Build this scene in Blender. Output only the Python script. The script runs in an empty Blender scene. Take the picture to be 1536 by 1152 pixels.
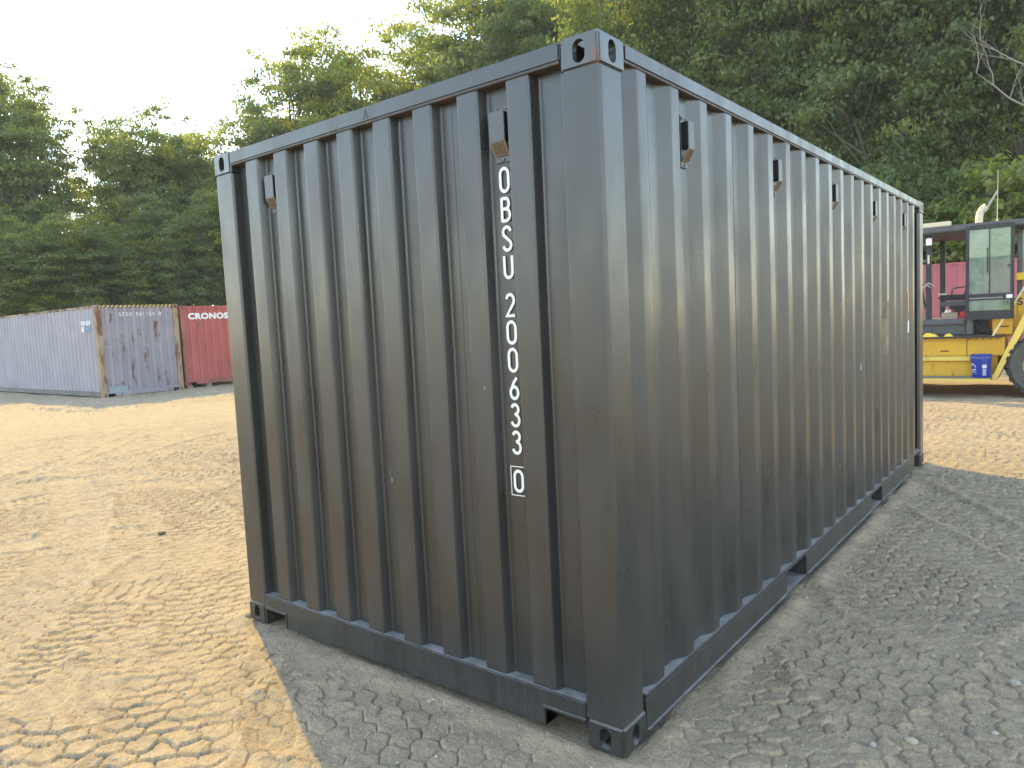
import bpy, bmesh, math, random
import numpy as np
from mathutils import Matrix, Vector
R = math.radians
S = bpy.context.scene
COL = S.collection

# ------------------------------------------------------------------ camera
CAM_RIGHT = Vector((0.7841029, 0.6187490, -0.0482944))
CAM_UP = Vector((-0.0144612, 0.0960087, 0.9952754))
CAM_FWD = Vector((-0.6204623, 0.7797000, -0.0842285))
CAM_POS = Vector((1.3145, -2.2075, 1.6166))
cam_d = bpy.data.cameras.new('camera')
cam_d.sensor_width = 36.0
cam_d.lens = 1097.7455 / 1536 * 36.0
cam_d.clip_start = 0.05
cam_d.clip_end = 2000
cam = bpy.data.objects.new('camera', cam_d)
COL.objects.link(cam)
mw = Matrix((CAM_RIGHT, CAM_UP, -CAM_FWD)).transposed().to_4x4()
mw.translation = CAM_POS
cam.matrix_world = mw
S.camera = cam

# ------------------------------------------------------------------ light
SUN_EL = R(36)
SUN_HEAD = R(-66)                      # heading from +Y, clockwise positive
sun_dir = Vector((math.sin(SUN_HEAD) * math.cos(SUN_EL), math.cos(SUN_HEAD) * math.cos(SUN_EL), math.sin(SUN_EL)))
W = bpy.data.worlds.new('World')
S.world = W
W.use_nodes = True
wn = W.node_tree
wn.nodes.clear()
sky = wn.nodes.new('ShaderNodeTexSky')
sky.sky_type = 'NISHITA'
sky.sun_disc = False
sky.sun_elevation = SUN_EL
sky.sun_rotation = SUN_HEAD
sky.air_density = 1.4
sky.dust_density = 0.2
sky.ozone_density = 1.3
hsv = wn.nodes.new('ShaderNodeHueSaturation')
hsv.inputs['Saturation'].default_value = 0.82
bg = wn.nodes.new('ShaderNodeBackground')
bg.inputs['Strength'].default_value = 0.15
wo = wn.nodes.new('ShaderNodeOutputWorld')
wn.links.new(sky.outputs[0], hsv.inputs['Color'])
wn.links.new(hsv.outputs[0], bg.inputs['Color'])
wn.links.new(bg.outputs[0], wo.inputs['Surface'])
sl = bpy.data.lights.new('sun', 'SUN')
sl.energy = 2.0
sl.angle = R(0.53)
sl.color = (0.90, 0.63, 0.12)
so = bpy.data.objects.new('sun', sl)
so.rotation_euler = sun_dir.to_track_quat('Z', 'Y').to_euler()
so.location = (-20, 12, 30)
COL.objects.link(so)
S.view_settings.view_transform = 'Standard'
S.view_settings.look = 'None'
S.view_settings.gamma = 1.0
S.view_settings.use_curve_mapping = False
S.view_settings.exposure = 2.08

# ------------------------------------------------------------------ helpers
def tag(o, label=None, cat=None, group=None, kind=None):
    if label: o['label'] = label
    if cat: o['category'] = cat
    if group: o['group'] = group
    if kind: o['kind'] = kind
    return o

def empty(name, loc=(0, 0, 0), rz=0.0, label=None, cat=None, group=None):
    o = bpy.data.objects.new(name, None)
    o.empty_display_size = 0.2
    COL.objects.link(o)
    o.location = loc
    o.rotation_euler = (0, 0, rz)
    return tag(o, label, cat, group)

def link(name, me, parent=None):
    o = bpy.data.objects.new(name, me)
    COL.objects.link(o)
    if parent is not None:
        o.parent = parent
    return o

def copy_tree(o, parent=None):
    c = o.copy()
    COL.objects.link(c)
    c.parent = parent
    for ch in list(o.children):
        copy_tree(ch, c)
    return c

class MB:
    """collects vertices and faces, builds one mesh object"""
    def __init__(s):
        s.v = []; s.f = []; s.m = []
    def add(s, vs, fs, mi=0):
        b = len(s.v)
        s.v += [tuple(p) for p in vs]
        for f in fs:
            s.f.append([b + i for i in f]); s.m.append(mi)
        return s
    def box(s, x0, x1, y0, y1, z0, z1, mi=0):
        v = [(x0,y0,z0),(x1,y0,z0),(x1,y1,z0),(x0,y1,z0),(x0,y0,z1),(x1,y0,z1),(x1,y1,z1),(x0,y1,z1)]
        f = [(0,3,2,1),(4,5,6,7),(0,1,5,4),(1,2,6,5),(2,3,7,6),(3,0,4,7)]
        return s.add(v, f, mi)
    def prism(s, poly, axis, a, b, mi=0):
        """poly: 2d outline; axis 0: (y,z) along x, 1: (x,z) along y, 2: (x,y) along z"""
        n = len(poly)
        def P(p, t):
            return (t, p[0], p[1]) if axis == 0 else ((p[0], t, p[1]) if axis == 1 else (p[0], p[1], t))
        v = [P(p, a) for p in poly] + [P(p, b) for p in poly]
        f = [tuple(range(n))[::-1], tuple(range(n, 2 * n))]
        f += [(i, (i + 1) % n, n + (i + 1) % n, n + i) for i in range(n)]
        return s.add(v, f, mi)
    def tube(s, pts, r, n=8, cap=True, mi=0):
        pts = [Vector(p) for p in pts]
        rs = r if isinstance(r, (list, tuple)) else [r] * len(pts)
        v = []; f = []
        up = None
        for i, p in enumerate(pts):
            t = (pts[min(i + 1, len(pts) - 1)] - pts[max(i - 1, 0)]).normalized()
            if up is None:
                up = Vector((0, 0, 1)) if abs(t.z) < 0.9 else Vector((1, 0, 0))
            a = t.cross(up).normalized()
            up = a.cross(t).normalized()
            for k in range(n):
                q = 2 * math.pi * k / n
                v.append(p + (a * math.cos(q) + up * math.sin(q)) * rs[i])
        for i in range(len(pts) - 1):
            for k in range(n):
                f.append((i*n + k, i*n + (k+1) % n, (i+1)*n + (k+1) % n, (i+1)*n + k))
        if cap:
            f.append(tuple(range(n))[::-1]); f.append(tuple(range((len(pts)-1)*n, len(pts)*n)))
        return s.add(v, f, mi)
    def lathe(s, prof, c=(0, 0, 0), axis=2, n=24, mi=0, cap=True):
        """prof: list of (radius, height along axis)"""
        v = []; f = []
        for (r, h) in prof:
            for k in range(n):
                a = 2 * math.pi * k / n
                x, y = r * math.cos(a), r * math.sin(a)
                v.append((c[0]+x, c[1]+y, c[2]+h) if axis == 2 else ((c[0]+x, c[1]+h, c[2]+y) if axis == 1 else (c[0]+h, c[1]+x, c[2]+y)))
        for i in range(len(prof) - 1):
            for k in range(n):
                f.append((i*n + k, i*n + (k+1) % n, (i+1)*n + (k+1) % n, (i+1)*n + k))
        if cap:
            f.append(tuple(range(n))[::-1]); f.append(tuple(range((len(prof)-1)*n, len(prof)*n)))
        return s.add(v, f, mi)
    def mesh(s, name, mats, bevel=0.0, smooth=False, seg=2):
        me = bpy.data.meshes.new(name)
        me.from_pydata(s.v, [], s.f)
        for m in (mats if isinstance(mats, (list, tuple)) else [mats]):
            me.materials.append(m)
        me.polygons.foreach_set('material_index', s.m)
        bm = bmesh.new(); bm.from_mesh(me)
        bmesh.ops.recalc_face_normals(bm, faces=bm.faces)
        if bevel:
            ed = [e for e in bm.edges if len(e.link_faces) == 2 and e.calc_face_angle(0) > 0.5]
            bmesh.ops.bevel(bm, geom=ed, offset=bevel, segments=seg, affect='EDGES', clamp_overlap=True)
        bm.to_mesh(me); bm.free()
        if smooth:
            me.polygons.foreach_set('use_smooth', [True] * len(me.polygons))
            me.set_sharp_from_angle(angle=R(40))
        me.update()
        return me
    def build(s, name, mats, parent=None, bevel=0.0, smooth=False, seg=2):
        return link(name, s.mesh(name, mats, bevel, smooth, seg), parent)

# value noise in numpy
def vnoise(x, y, seed=0):
    xi = np.floor(x).astype(np.int64); yi = np.floor(y).astype(np.int64)
    xf = x - xi; yf = y - yi
    u = xf*xf*(3-2*xf); w = yf*yf*(3-2*yf)
    def h(a, b):
        n = (a * 374761393 + b * 668265263 + seed * 1442695041) & 0x7fffffff
        n = ((n ^ (n >> 13)) * 1274126177) & 0x7fffffff
        n = n ^ (n >> 16)
        return (n & 0xffff) / 65535.0
    return (h(xi,yi)*(1-u)+h(xi+1,yi)*u)*(1-w) + (h(xi,yi+1)*(1-u)+h(xi+1,yi+1)*u)*w

# ------------------------------------------------------------------ materials
class NT:
    def __init__(s, name):
        s.mat = bpy.data.materials.new(name)
        s.mat.use_nodes = True
        s.t = s.mat.node_tree
        s.t.nodes.clear()
        s.out = s.t.nodes.new('ShaderNodeOutputMaterial')
        s.co = s.t.nodes.new('ShaderNodeTexCoord')
    def n(s, typ, **kw):
        nd = s.t.nodes.new(typ)
        for k, v in kw.items():
            if k in nd.inputs: nd.inputs[k].default_value = v
            else: setattr(nd, k, v)
        return nd
    def l(s, a, b): s.t.links.new(a, b)
    def coord(s, scale=(1, 1, 1), src='Object', rot=(0, 0, 0)):
        m = s.n('ShaderNodeMapping')
        m.inputs['Scale'].default_value = scale
        m.inputs['Rotation'].default_value = rot
        s.l(s.co.outputs[src], m.inputs['Vector'])
        return m.outputs[0]
    def noise(s, scale, vec=None, detail=4, rough=0.55, dist=0.0):
        nd = s.n('ShaderNodeTexNoise')
        nd.inputs['Scale'].default_value = scale
        nd.inputs['Detail'].default_value = detail
        nd.inputs['Roughness'].default_value = rough
        nd.inputs['Distortion'].default_value = dist
        s.l(vec if vec is not None else s.co.outputs['Object'], nd.inputs['Vector'])
        return nd.outputs['Fac']
    def ramp(s, fac, stops):
        r = s.n('ShaderNodeValToRGB')
        e = r.color_ramp.elements
        while len(e) < len(stops): e.new(0.5)
        for i, (p, c) in enumerate(stops):
            e[i].position = p
            e[i].color = (c, c, c, 1) if isinstance(c, (int, float)) else (*c, 1)
        s.l(fac, r.inputs[0])
        return r.outputs[0]
    def mix(s, fac, a, b, mode='MIX'):
        m = s.n('ShaderNodeMix'); m.data_type = 'RGBA'; m.blend_type = mode
        fs_ = m.inputs[0]
        for sock, val in ((fs_, fac), (m.inputs[6], a), (m.inputs[7], b)):
            if hasattr(val, 'is_output'): s.l(val, sock)
            elif isinstance(val, (int, float)): sock.default_value = val if sock is fs_ else (val, val, val, 1)
            else: sock.default_value = (*val, 1)
        return m.outputs[2]
    def math(s, op, a, b=None):
        m = s.n('ShaderNodeMath'); m.operation = op
        for i, val in enumerate((a, b)):
            if val is None: continue
            if hasattr(val, 'is_output'): s.l(val, m.inputs[i])
            else: m.inputs[i].default_value = val
        return m.outputs[0]
    def bsdf(s, base, rough=0.5, metal=0.0, spec=0.5, bump=None, bstr=0.3, bdist=0.01, **kw):
        b = s.n('ShaderNodeBsdfPrincipled')
        for nm, val in (('Base Color', base), ('Roughness', rough), ('Metallic', metal), ('Specular IOR Level', spec)):
            if hasattr(val, 'is_output'): s.l(val, b.inputs[nm])
            elif isinstance(val, (int, float)): b.inputs[nm].default_value = val
            else: b.inputs[nm].default_value = (*val, 1)
        for k, v in kw.items():
            b.inputs[k.replace('_', ' ')].default_value = v
        if bump is not None:
            bp = s.n('ShaderNodeBump')
            bp.inputs['Strength'].default_value = bstr
            bp.inputs['Distance'].default_value = bdist
            s.l(bump, bp.inputs['Height'])
            s.l(bp.outputs[0], b.inputs['Normal'])
        s.l(b.outputs[0], s.out.inputs['Surface'])
        return b
    def upness(s):
        g = s.n('ShaderNodeNewGeometry')
        x = s.n('ShaderNodeSeparateXYZ')
        s.l(g.outputs['Normal'], x.inputs[0])
        return x.outputs['Z']

RUST_A, RUST_B = (0.075, 0.032, 0.018), (0.20, 0.095, 0.05)

def painted(name, col, rough=0.4, rust=0.0, dust=0.35, var=0.25, rust_scale=3.0, streak=1.0, dustcol=(0.34, 0.33, 0.31), scratch=0.0, spec=0.5, coat=0.0, lighter=None, splash=0.0):
    m = NT(name)
    big = m.noise(1.3, detail=5)
    st = m.noise(1.0, m.coord((38, 38, 0.9)), detail=5, rough=0.6)
    fine = m.noise(55, detail=3)
    lo = tuple(c * (1 - var) for c in col); hi = tuple(c * (1 + var) for c in col)
    if lighter: hi = lighter
    base = m.mix(m.ramp(big, [(0.3, 0.0), (0.7, 1.0)]), lo, hi)
    if streak:
        base = m.mix(m.math('MULTIPLY', m.ramp(st, [(0.52, 0.0), (0.78, 1.0)]), 0.22 * streak), base, dustcol)
    rr = m.ramp(m.noise(2.2, m.coord((3, 3, 1)), detail=6), [(0.3, max(rough - 0.10, 0.05)), (0.72, min(rough + 0.16, 1))])
    if rust:
        rn = m.noise(rust_scale, m.coord((1, 1, 0.3)), detail=9, rough=0.68)
        rm = m.ramp(rn, [(0.66 - 0.24 * rust, 0.0), (0.72 - 0.22 * rust, 1.0)])
        rc = m.mix(m.noise(22, detail=5), RUST_A, RUST_B)
        base = m.mix(rm, base, rc)
        rr = m.mix(rm, rr, 0.85)
    if scratch:
        sc = m.noise(1.0, m.coord((26, 26, 5.0)), detail=2, rough=0.4)
        sm = m.ramp(sc, [(0.800 - 0.03 * scratch, 0.0), (0.815 - 0.03 * scratch, 1.0)])
        base = m.mix(m.math('MULTIPLY', sm, 0.7), base, (0.5, 0.5, 0.48))
    if splash:
        sx = m.n('ShaderNodeSeparateXYZ'); m.l(m.co.outputs['Object'], sx.inputs[0])
        sz = m.ramp(sx.outputs['Z'], [(0.02, 1.0), (0.34, 0.0)])
        spn = m.ramp(m.noise(120, m.coord((1, 1, .35)), detail=6, rough=0.8), [(0.40, 0.0), (0.72, 1.0)])
        sp = m.math('MULTIPLY', m.math('MULTIPLY', sz, spn), splash)
        base = m.mix(sp, base, dustcol); rr = m.mix(sp, rr, 0.9)
    up = m.ramp(m.upness(), [(0.55, 0.0), (0.9, 1.0)])
    dn = m.ramp(m.noise(9, detail=6), [(0.25, 0.35), (0.65, 1.0)])
    dm = m.math('MULTIPLY', m.math('MULTIPLY', up, dn), dust)
    base = m.mix(dm, base, dustcol)
    rr = m.mix(dm, rr, 0.9)
    b = m.bsdf(base, rr, spec=spec, bump=m.math('ADD', m.math('MULTIPLY', big, 2.0), m.math('MULTIPLY', fine, 0.12)), bstr=0.12, bdist=0.01)
    b.inputs['Coat Weight'].default_value = coat
    b.inputs['Coat Roughness'].default_value = 0.25
    return m.mat

def simple(name, col, rough=0.6, metal=0.0, var=0.15, scale=8, bump=0.15, spec=0.5):
    m = NT(name)
    nz = m.noise(scale, detail=5)
    base = m.mix(nz, tuple(c * (1 - var) for c in col), tuple(min(c * (1 + var), 1) for c in col))
    m.bsdf(base, rough, metal, spec=spec, bump=m.noise(scale * 5), bstr=bump, bdist=0.004)
    return m.mat

M = {}
M['black'] = painted('black_paint', (0.024, 0.0235, 0.0235), rough=0.33, rust=0.0, dust=0.85, var=0.12, splash=0.12, scratch=0.3, streak=0.06, spec=0.75, coat=0.1, dustcol=(0.33, 0.33, 0.33))
M['black_rust'] = painted('black_paint_chipped', (0.026, 0.0255, 0.0255), rough=0.32, coat=0.2, rust=0.34, rust_scale=9.0, dust=0.8, var=0.12, scratch=0.8, streak=0.2, spec=1.0)
M['black_dusty'] = painted('black_paint_dusty', (0.020, 0.0195, 0.019), rough=0.42, coat=0.1, rust=0.05, rust_scale=8.0, dust=0.9, var=0.3, splash=0.14, scratch=0.4, streak=0.35, dustcol=(0.30, 0.29, 0.27))
M['rust_lip'] = painted('rusty_seam', (0.06, 0.05, 0.045), rough=0.8, rust=0.45, rust_scale=14, dust=0.4)
M['white_vinyl'] = simple('white_vinyl', (0.78, 0.77, 0.73), 0.5, var=0.05)
M['vent_grey'] = simple('vent_grey', (0.075, 0.08, 0.085), 0.4, var=0.15)
M['vent_shade'] = simple('vent_shade_black', (0.008, 0.008, 0.009), 0.6)  # near black, the shade in the vent's open sides put into colour
M['vent_tan'] = simple('vent_grille', (0.21, 0.145, 0.09), 0.7, var=0.25, scale=60)
M['steel'] = simple('dull_steel', (0.36, 0.35, 0.33), 0.42, 0.7, var=0.25)
M['screw'] = simple('screw_steel', (0.16, 0.15, 0.14), 0.45, 0.6)
M['purple'] = painted('faded_violet_paint', (0.275, 0.255, 0.285), rough=0.62, rust=0.12, rust_scale=1.6, dust=0.3, var=0.12, streak=1.4)
M['purple_rust'] = painted('rusting_violet_paint', (0.265, 0.24, 0.27), rough=0.65, rust=0.33, rust_scale=5.0, dust=0.3, var=0.14, streak=2.2, dustcol=(0.28, 0.23, 0.17))
M['post_rust'] = painted('rusty_tan_post', (0.30, 0.22, 0.14), rough=0.75, rust=0.72, rust_scale=2.6, dust=0.3, var=0.25, streak=1.5)
M['red'] = painted('faded_red_paint', (0.37, 0.088, 0.080), rough=0.58, rust=0.14, rust_scale=3.0, dust=0.3, var=0.14, streak=1.0, dustcol=(0.36, 0.20, 0.18))
M['red_post'] = painted('worn_red_post', (0.27, 0.085, 0.07), rough=0.65, rust=0.5, rust_scale=3.0, dust=0.3)
M['pink'] = painted('sunbleached_red_paint', (0.36, 0.095, 0.11), rough=0.6, rust=0.08, dust=0.3, var=0.12, streak=1.0, dustcol=(0.45, 0.28, 0.28))
M['yellow'] = painted('yellow_machine_paint', (0.60, 0.35, 0.03), rough=0.42, rust=0.2, rust_scale=4.5, dust=0.5, var=0.12, streak=0.7, dustcol=(0.42, 0.32, 0.18))
M['yellow_pale'] = painted('pale_yellow_paint', (0.66, 0.48, 0.10), rough=0.5, rust=0.05, dust=0.5, var=0.12, streak=0.6, dustcol=(0.42, 0.34, 0.2))
M['mach_black'] = painted('machine_black', (0.022, 0.022, 0.024), rough=0.5, rust=0.05, dust=0.8, var=0.25, streak=0.8, dustcol=(0.24, 0.23, 0.22))
M['mach_grey'] = painted('machine_grey', (0.075, 0.077, 0.083), rough=0.5, rust=0.05, dust=0.6, var=0.2, streak=0.8)
M['cream'] = simple('cream_plastic', (0.58, 0.50, 0.36), 0.5, var=0.1)
M['rubber'] = simple('tyre_rubber', (0.035, 0.033, 0.031), 0.85, var=0.35, scale=14)
M['tyre_dust'] = simple('dusty_tyre_wall', (0.085, 0.078, 0.07), 0.9, var=0.3, scale=10)
M['vinyl'] = simple('seat_vinyl', (0.02, 0.02, 0.022), 0.5)
M['blue'] = simple('blue_plastic', (0.012, 0.035, 0.28), 0.38, var=0.12)
M['rag_yellow'] = simple('yellow_cloth', (0.72, 0.50, 0.05), 0.9, var=0.2, scale=20)
M['rag_red'] = simple('red_cloth', (0.35, 0.03, 0.035), 0.9, var=0.3, scale=20)
M['card'] = simple('box_card', (0.33, 0.26, 0.18), 0.85, var=0.15)
M['white'] = simple('white_plastic', (0.72, 0.72, 0.70), 0.5, var=0.06)
M['wood'] = simple('weathered_timber', (0.24, 0.19, 0.14), 0.9, var=0.35, scale=12, bump=0.5)
M['stripe_y'] = simple('hazard_yellow', (0.52, 0.38, 0.12), 0.7, var=0.25)
M['stripe_k'] = simple('hazard_black', (0.035, 0.03, 0.028), 0.7, var=0.3)
M['orange'] = simple('orange_label', (0.55, 0.24, 0.10), 0.5)
M['faded_white'] = simple('worn_white_letter', (0.62, 0.61, 0.62), 0.7, var=0.12, scale=25)
M['teal'] = simple('faded_blue_panel', (0.14, 0.20, 0.26), 0.7, var=0.15)
M['lens'] = simple('lamp_lens', (0.45, 0.40, 0.30), 0.2)
m = NT('cab_glass')
gl = m.n('ShaderNodeBsdfGlossy'); gl.inputs['Roughness'].default_value = 0.03; gl.inputs['Color'].default_value = (1, 1, 1, 1)
tr = m.n('ShaderNodeBsdfTransparent'); tr.inputs['Color'].default_value = (0.66, 0.86, 0.72, 1)
df = m.n('ShaderNodeBsdfDiffuse'); df.inputs['Color'].default_value = (0.42, 0.50, 0.42, 1)
fr = m.n('ShaderNodeFresnel'); fr.inputs['IOR'].default_value = 1.5
m1 = m.n('ShaderNodeMixShader'); m2 = m.n('ShaderNodeMixShader')
m.l(m.ramp(m.noise(3.0, detail=5), [(0.35, 0.22), (0.7, 0.5)]), m1.inputs[0]); m.l(tr.outputs[0], m1.inputs[1]); m.l(df.outputs[0], m1.inputs[2])
m.l(fr.outputs[0], m2.inputs[0]); m.l(m1.outputs[0], m2.inputs[1]); m.l(gl.outputs[0], m2.inputs[2])
m.l(m2.outputs[0], m.out.inputs['Surface'])
M['glass'] = m.mat

# ground
m = NT('dusty_yard')
gc = m.co.outputs['Object']
n1 = m.noise(0.22, gc, detail=6)
n2 = m.noise(1.7, gc, detail=7, rough=0.62)
n3 = m.noise(26, gc, detail=6, rough=0.7)
n4 = m.noise(150, gc, detail=3, rough=0.7)
base = m.mix(m.ramp(n1, [(0.3, 0.0), (0.7, 1.0)]), (0.35, 0.266, 0.162), (0.43, 0.330, 0.206))
base = m.mix(m.ramp(n2, [(0.35, 0.0), (0.75, 0.55)]), base, (0.44, 0.342, 0.22))
base = m.mix(m.ramp(m.noise(0.9, m.coord((1, 1, 1), rot=(0, 0, 0.6)), detail=8, rough=0.7), [(0.62, 0.0), (0.74, 0.5)]), base, (0.47, 0.385, 0.285))
base = m.mix(m.ramp(m.noise(0.55, gc, detail=7, rough=0.7, dist=0.8), [(0.60, 0.0), (0.72, 0.55)]), base, (0.25, 0.185, 0.12))
base = m.mix(m.ramp(m.noise(5.5, m.coord((1, 2.2, 1), rot=(0, 0, -0.65)), detail=8, rough=0.75), [(0.36, 0.7), (0.52, 0.0)]), base, (0.24, 0.185, 0.125))
base = m.mix(m.ramp(m.noise(1.4, m.coord((1, 3.4, 1), rot=(0, 0, -0.35)), detail=9, rough=0.75, dist=1.2), [(0.38, 0.55), (0.50, 0.0)]), base, (0.26, 0.20, 0.135))
base = m.mix(m.ramp(n3, [(0.30, 0.55), (0.48, 0.0)]), base, (0.17, 0.14, 0.11))
base = m.mix(m.ramp(n4, [(0.35, 0.5), (0.5, 0.0)]), base, (0.16, 0.135, 0.11))
base = m.mix(m.ramp(n4, [(0.62, 0.0), (0.74, 0.5)]), base, (0.57, 0.47, 0.33))
vo = m.n('ShaderNodeTexVoronoi'); vo.inputs['Scale'].default_value = 85; m.l(gc, vo.inputs['Vector'])
bh = m.math('ADD', m.math('MULTIPLY', n3, 0.9), m.math('MULTIPLY', n4, 0.45))
bh = m.math('ADD', bh, m.math('MULTIPLY', vo.outputs['Distance'], -0.35))
bh = m.math('ADD', bh, m.math('MULTIPLY', n2, 0.6))
m.bsdf(base, 0.95, spec=0.2, bump=bh, bstr=0.75, bdist=0.012)
M['ground'] = m.mat
M['stone'] = simple('pale_stone', (0.42, 0.36, 0.28), 0.9, var=0.35, scale=30, bump=0.5)

# leaves / bark
def leafmat(name, dark, mid, yel, trans=0.5):
    m = NT(name)
    at = m.n('ShaderNodeAttribute'); at.attribute_name = 'tint'
    oi = m.n('ShaderNodeObjectInfo')
    f = m.math('ADD', m.math('MULTIPLY', at.outputs['Fac'], 0.85), m.math('MULTIPLY', oi.outputs['Random'], 0.15))
    c = m.ramp(f, [(0.0, dark), (0.5, mid), (1.0, yel)])
    b = m.n('ShaderNodeBsdfPrincipled'); m.l(c, b.inputs['Base Color']); b.inputs['Roughness'].default_value = 0.5
    b.inputs['Specular IOR Level'].default_value = 0.35
    t = m.n('ShaderNodeBsdfTranslucent')
    m.l(m.mix(1.0, c, (1.9, 1.75, 0.55), 'MULTIPLY'), t.inputs['Color'])
    x = m.n('ShaderNodeMixShader'); x.inputs[0].default_value = trans
    m.l(b.outputs[0], x.inputs[1]); m.l(t.outputs[0], x.inputs[2]); m.l(x.outputs[0], m.out.inputs['Surface'])
    return m.mat
M['leaf'] = leafmat('broad_leaves', (0.092, 0.130, 0.052), (0.160, 0.202, 0.066), (0.29, 0.305, 0.085))
M['leaf_dark'] = leafmat('deep_green_leaves', (0.080, 0.120, 0.060), (0.128, 0.172, 0.076), (0.215, 0.245, 0.09))
M['leaf_yellow'] = leafmat('yellow_green_leaves', (0.110, 0.150, 0.042), (0.20, 0.24, 0.052), (0.33, 0.325, 0.07))
m = NT('bark'); bn = m.noise(3.0, m.coord((6, 6, 1)), detail=7, rough=0.65)
m.bsdf(m.mix(bn, (0.045, 0.036, 0.028), (0.14, 0.12, 0.10)), 0.95, spec=0.2, bump=bn, bstr=0.7, bdist=0.03)
M['bark'] = m.mat
M['deadwood'] = simple('bleached_dead_wood', (0.24, 0.22, 0.19), 0.9, var=0.3, scale=6)

# ------------------------------------------------------------------ ground sheet
def ground_height(x, y):
    X = x + 0.05 * (vnoise(x*2.3, y*2.3, 3) - 0.5) * 2 + 0.018 * (vnoise(x*12, y*12, 31) - 0.5) * 2 + 0.006 * (vnoise(x*33, y*33, 32) - 0.5) * 2
    Y = y + 0.05 * (vnoise(x*2.3, y*2.3, 4) - 0.5) * 2 + 0.018 * (vnoise(x*12, y*12, 41) - 0.5) * 2 + 0.006 * (vnoise(x*33, y*33, 42) - 0.5) * 2
    def hexedge(u, v, pu, pv):
        a = u / pu; b = v / pv
        d1 = np.full_like(a, 9.0); d2 = np.full_like(a, 9.0); lv = np.zeros_like(a)
        r0 = np.floor(b)
        for dr in (-1, 0, 1, 2):
            row = r0 + dr
            off = 0.5 * np.mod(row, 2)
            c0 = np.floor(a - off)
            for dc in (0, 1):
                du = a - (c0 + dc + off); dv = (b - row) * 0.866
                d = np.sqrt(du*du + dv*dv)
                lv = np.where(d < d1, dv, lv)
                n1 = np.minimum(d1, d); d2 = np.minimum(np.maximum(d1, d), d2); d1 = n1
        return d2 - d1, lv
    dv = np.hypot(x - 1.3, y + 2.2)
    deep = 1.0 + 0.9 * np.clip((dv - 4) / 6, 0, 1)
    def pattern(u, v, pu, pv, hgt, seed, flip, xs, ys):
        e, lv = hexedge(u, v, pu, pv)
        k = np.clip(1 - e / 0.125, 0, 1); groove = k * k * (3 - 2 * k)
        cell = 0.5 * (vnoise(u/pu*0.9, v/pv*0.9, seed) - 0.5)
        str_ = np.clip(vnoise(xs*1.7 + seed, ys*1.7, seed + 7) * 2.0 + 0.1, 0.5, 1.1)
        str2 = np.clip(vnoise(xs*6.1 + seed, ys*6.1, seed + 9) * 2.7 - 0.45, 0.10, 1.0)
        return hgt * (-groove * str_ * str2 + 0.9 * flip * lv * str_ + cell)
    a0 = R(36)
    u = X*math.cos(a0) + Y*math.sin(a0); v = -X*math.sin(a0) + Y*math.cos(a0)
    h = np.zeros_like(X); nr_ = dv < 19
    h[nr_] = pattern(u[nr_], v[nr_], 0.135, 0.085, 0.0125, 1, -1.0, x[nr_], y[nr_])
    rnd = random.Random(11)
    lanes = []
    for k in range(46):
        lanes.append((rnd.uniform(-14, 3), rnd.uniform(-3, 9), R(rnd.choice([115, 125, 130, 140, 150, 128, 60, 20, 35])) + rnd.uniform(-.15, .15), rnd.choice([-1, 1]) * rnd.uniform(5, 30), rnd.uniform(0.38, 0.6)))
    lanes += [(1.3, 2.0, R(78), 30, .5), (1.9, 3.0, R(84), -40, .5), (-5.5, 3.5, R(10), 3.2, .5), (-8, 4.5, R(-10), 4.5, .55), (-10, 5.2, R(15), 3.0, .5), (-12.5, 4.0, R(25), -6.0, .5), (-3.2, 0.2, R(150), 12, .55), (-4.6, -0.2, R(150), 12, .55)]
    for k, (cx, cy, ang, rad, wd) in enumerate(lanes):
        ox = cx - rad * math.sin(ang); oy = cy + rad * math.cos(ang)
        near = np.nonzero((np.abs(X - cx) < 4.8) & (np.abs(Y - cy) < 4.8))[0]
        Xs, Ys = X[near], Y[near]
        vv = np.hypot(Xs - ox, Ys - oy) - abs(rad)
        th = np.arctan2(Ys - oy, Xs - ox) - math.atan2(cy - oy, cx - ox)
        th = (th + math.pi) % (2 * math.pi) - math.pi
        uu = th * abs(rad)
        keep = (np.abs(vv) < wd / 2 + .2) & (np.abs(uu) < 4.2)
        near, vv, uu = near[keep], vv[keep], uu[keep]
        if not len(near): continue
        ends = np.clip((4.2 - np.abs(uu)) / 0.8, 0, 1)
        mk = np.clip((wd / 2 - np.abs(vv)) / 0.05, 0, 1) * ends
        berm = np.exp(-((np.abs(vv) - wd / 2) / 0.05) ** 2) * ends
        p = pattern(vv, uu, 0.125, 0.092, 0.0130, 20 + k, 1.0 if k % 2 else -1.0, x[near], y[near]) - 0.005
        h[near] = h[near] * (1 - mk) + p * mk + 0.009 * berm
    h *= deep
    sc = np.clip(vnoise(x*0.7, y*0.7, 77) * 1.7 + .2, 0.75, 1.0)
    ff = np.clip((9 - dv) / 5, 0, 1); lf = np.clip((dv - 5) / 6, 0, 1)
    h = h * sc * np.clip((18 - dv) / 7, 0, 1)
    h += 0.006 * np.clip((16 - dv) / 6, 0, 1) * (vnoise(x*11, y*11, 5) - 0.5) + ff * (0.005 * (vnoise(x*34, y*34, 6) - 0.5) + 0.003 * (vnoise(x*80, y*80, 66) - 0.5))
    h += 0.016 * (vnoise(x*0.8, y*0.8, 8) - 0.5) + 0.05 * (vnoise(x*0.23, y*0.23, 9) - 0.5)
    h += 0.032 * lf * (vnoise(x*1.1 + 40, y*2.6, 91) - 0.5) + 0.035 * lf * (vnoise(x*3.1, y*5.2 + 7, 92) - 0.5)
    h = h * np.clip((60 - dv) / 30, 0.0, 1)
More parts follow.
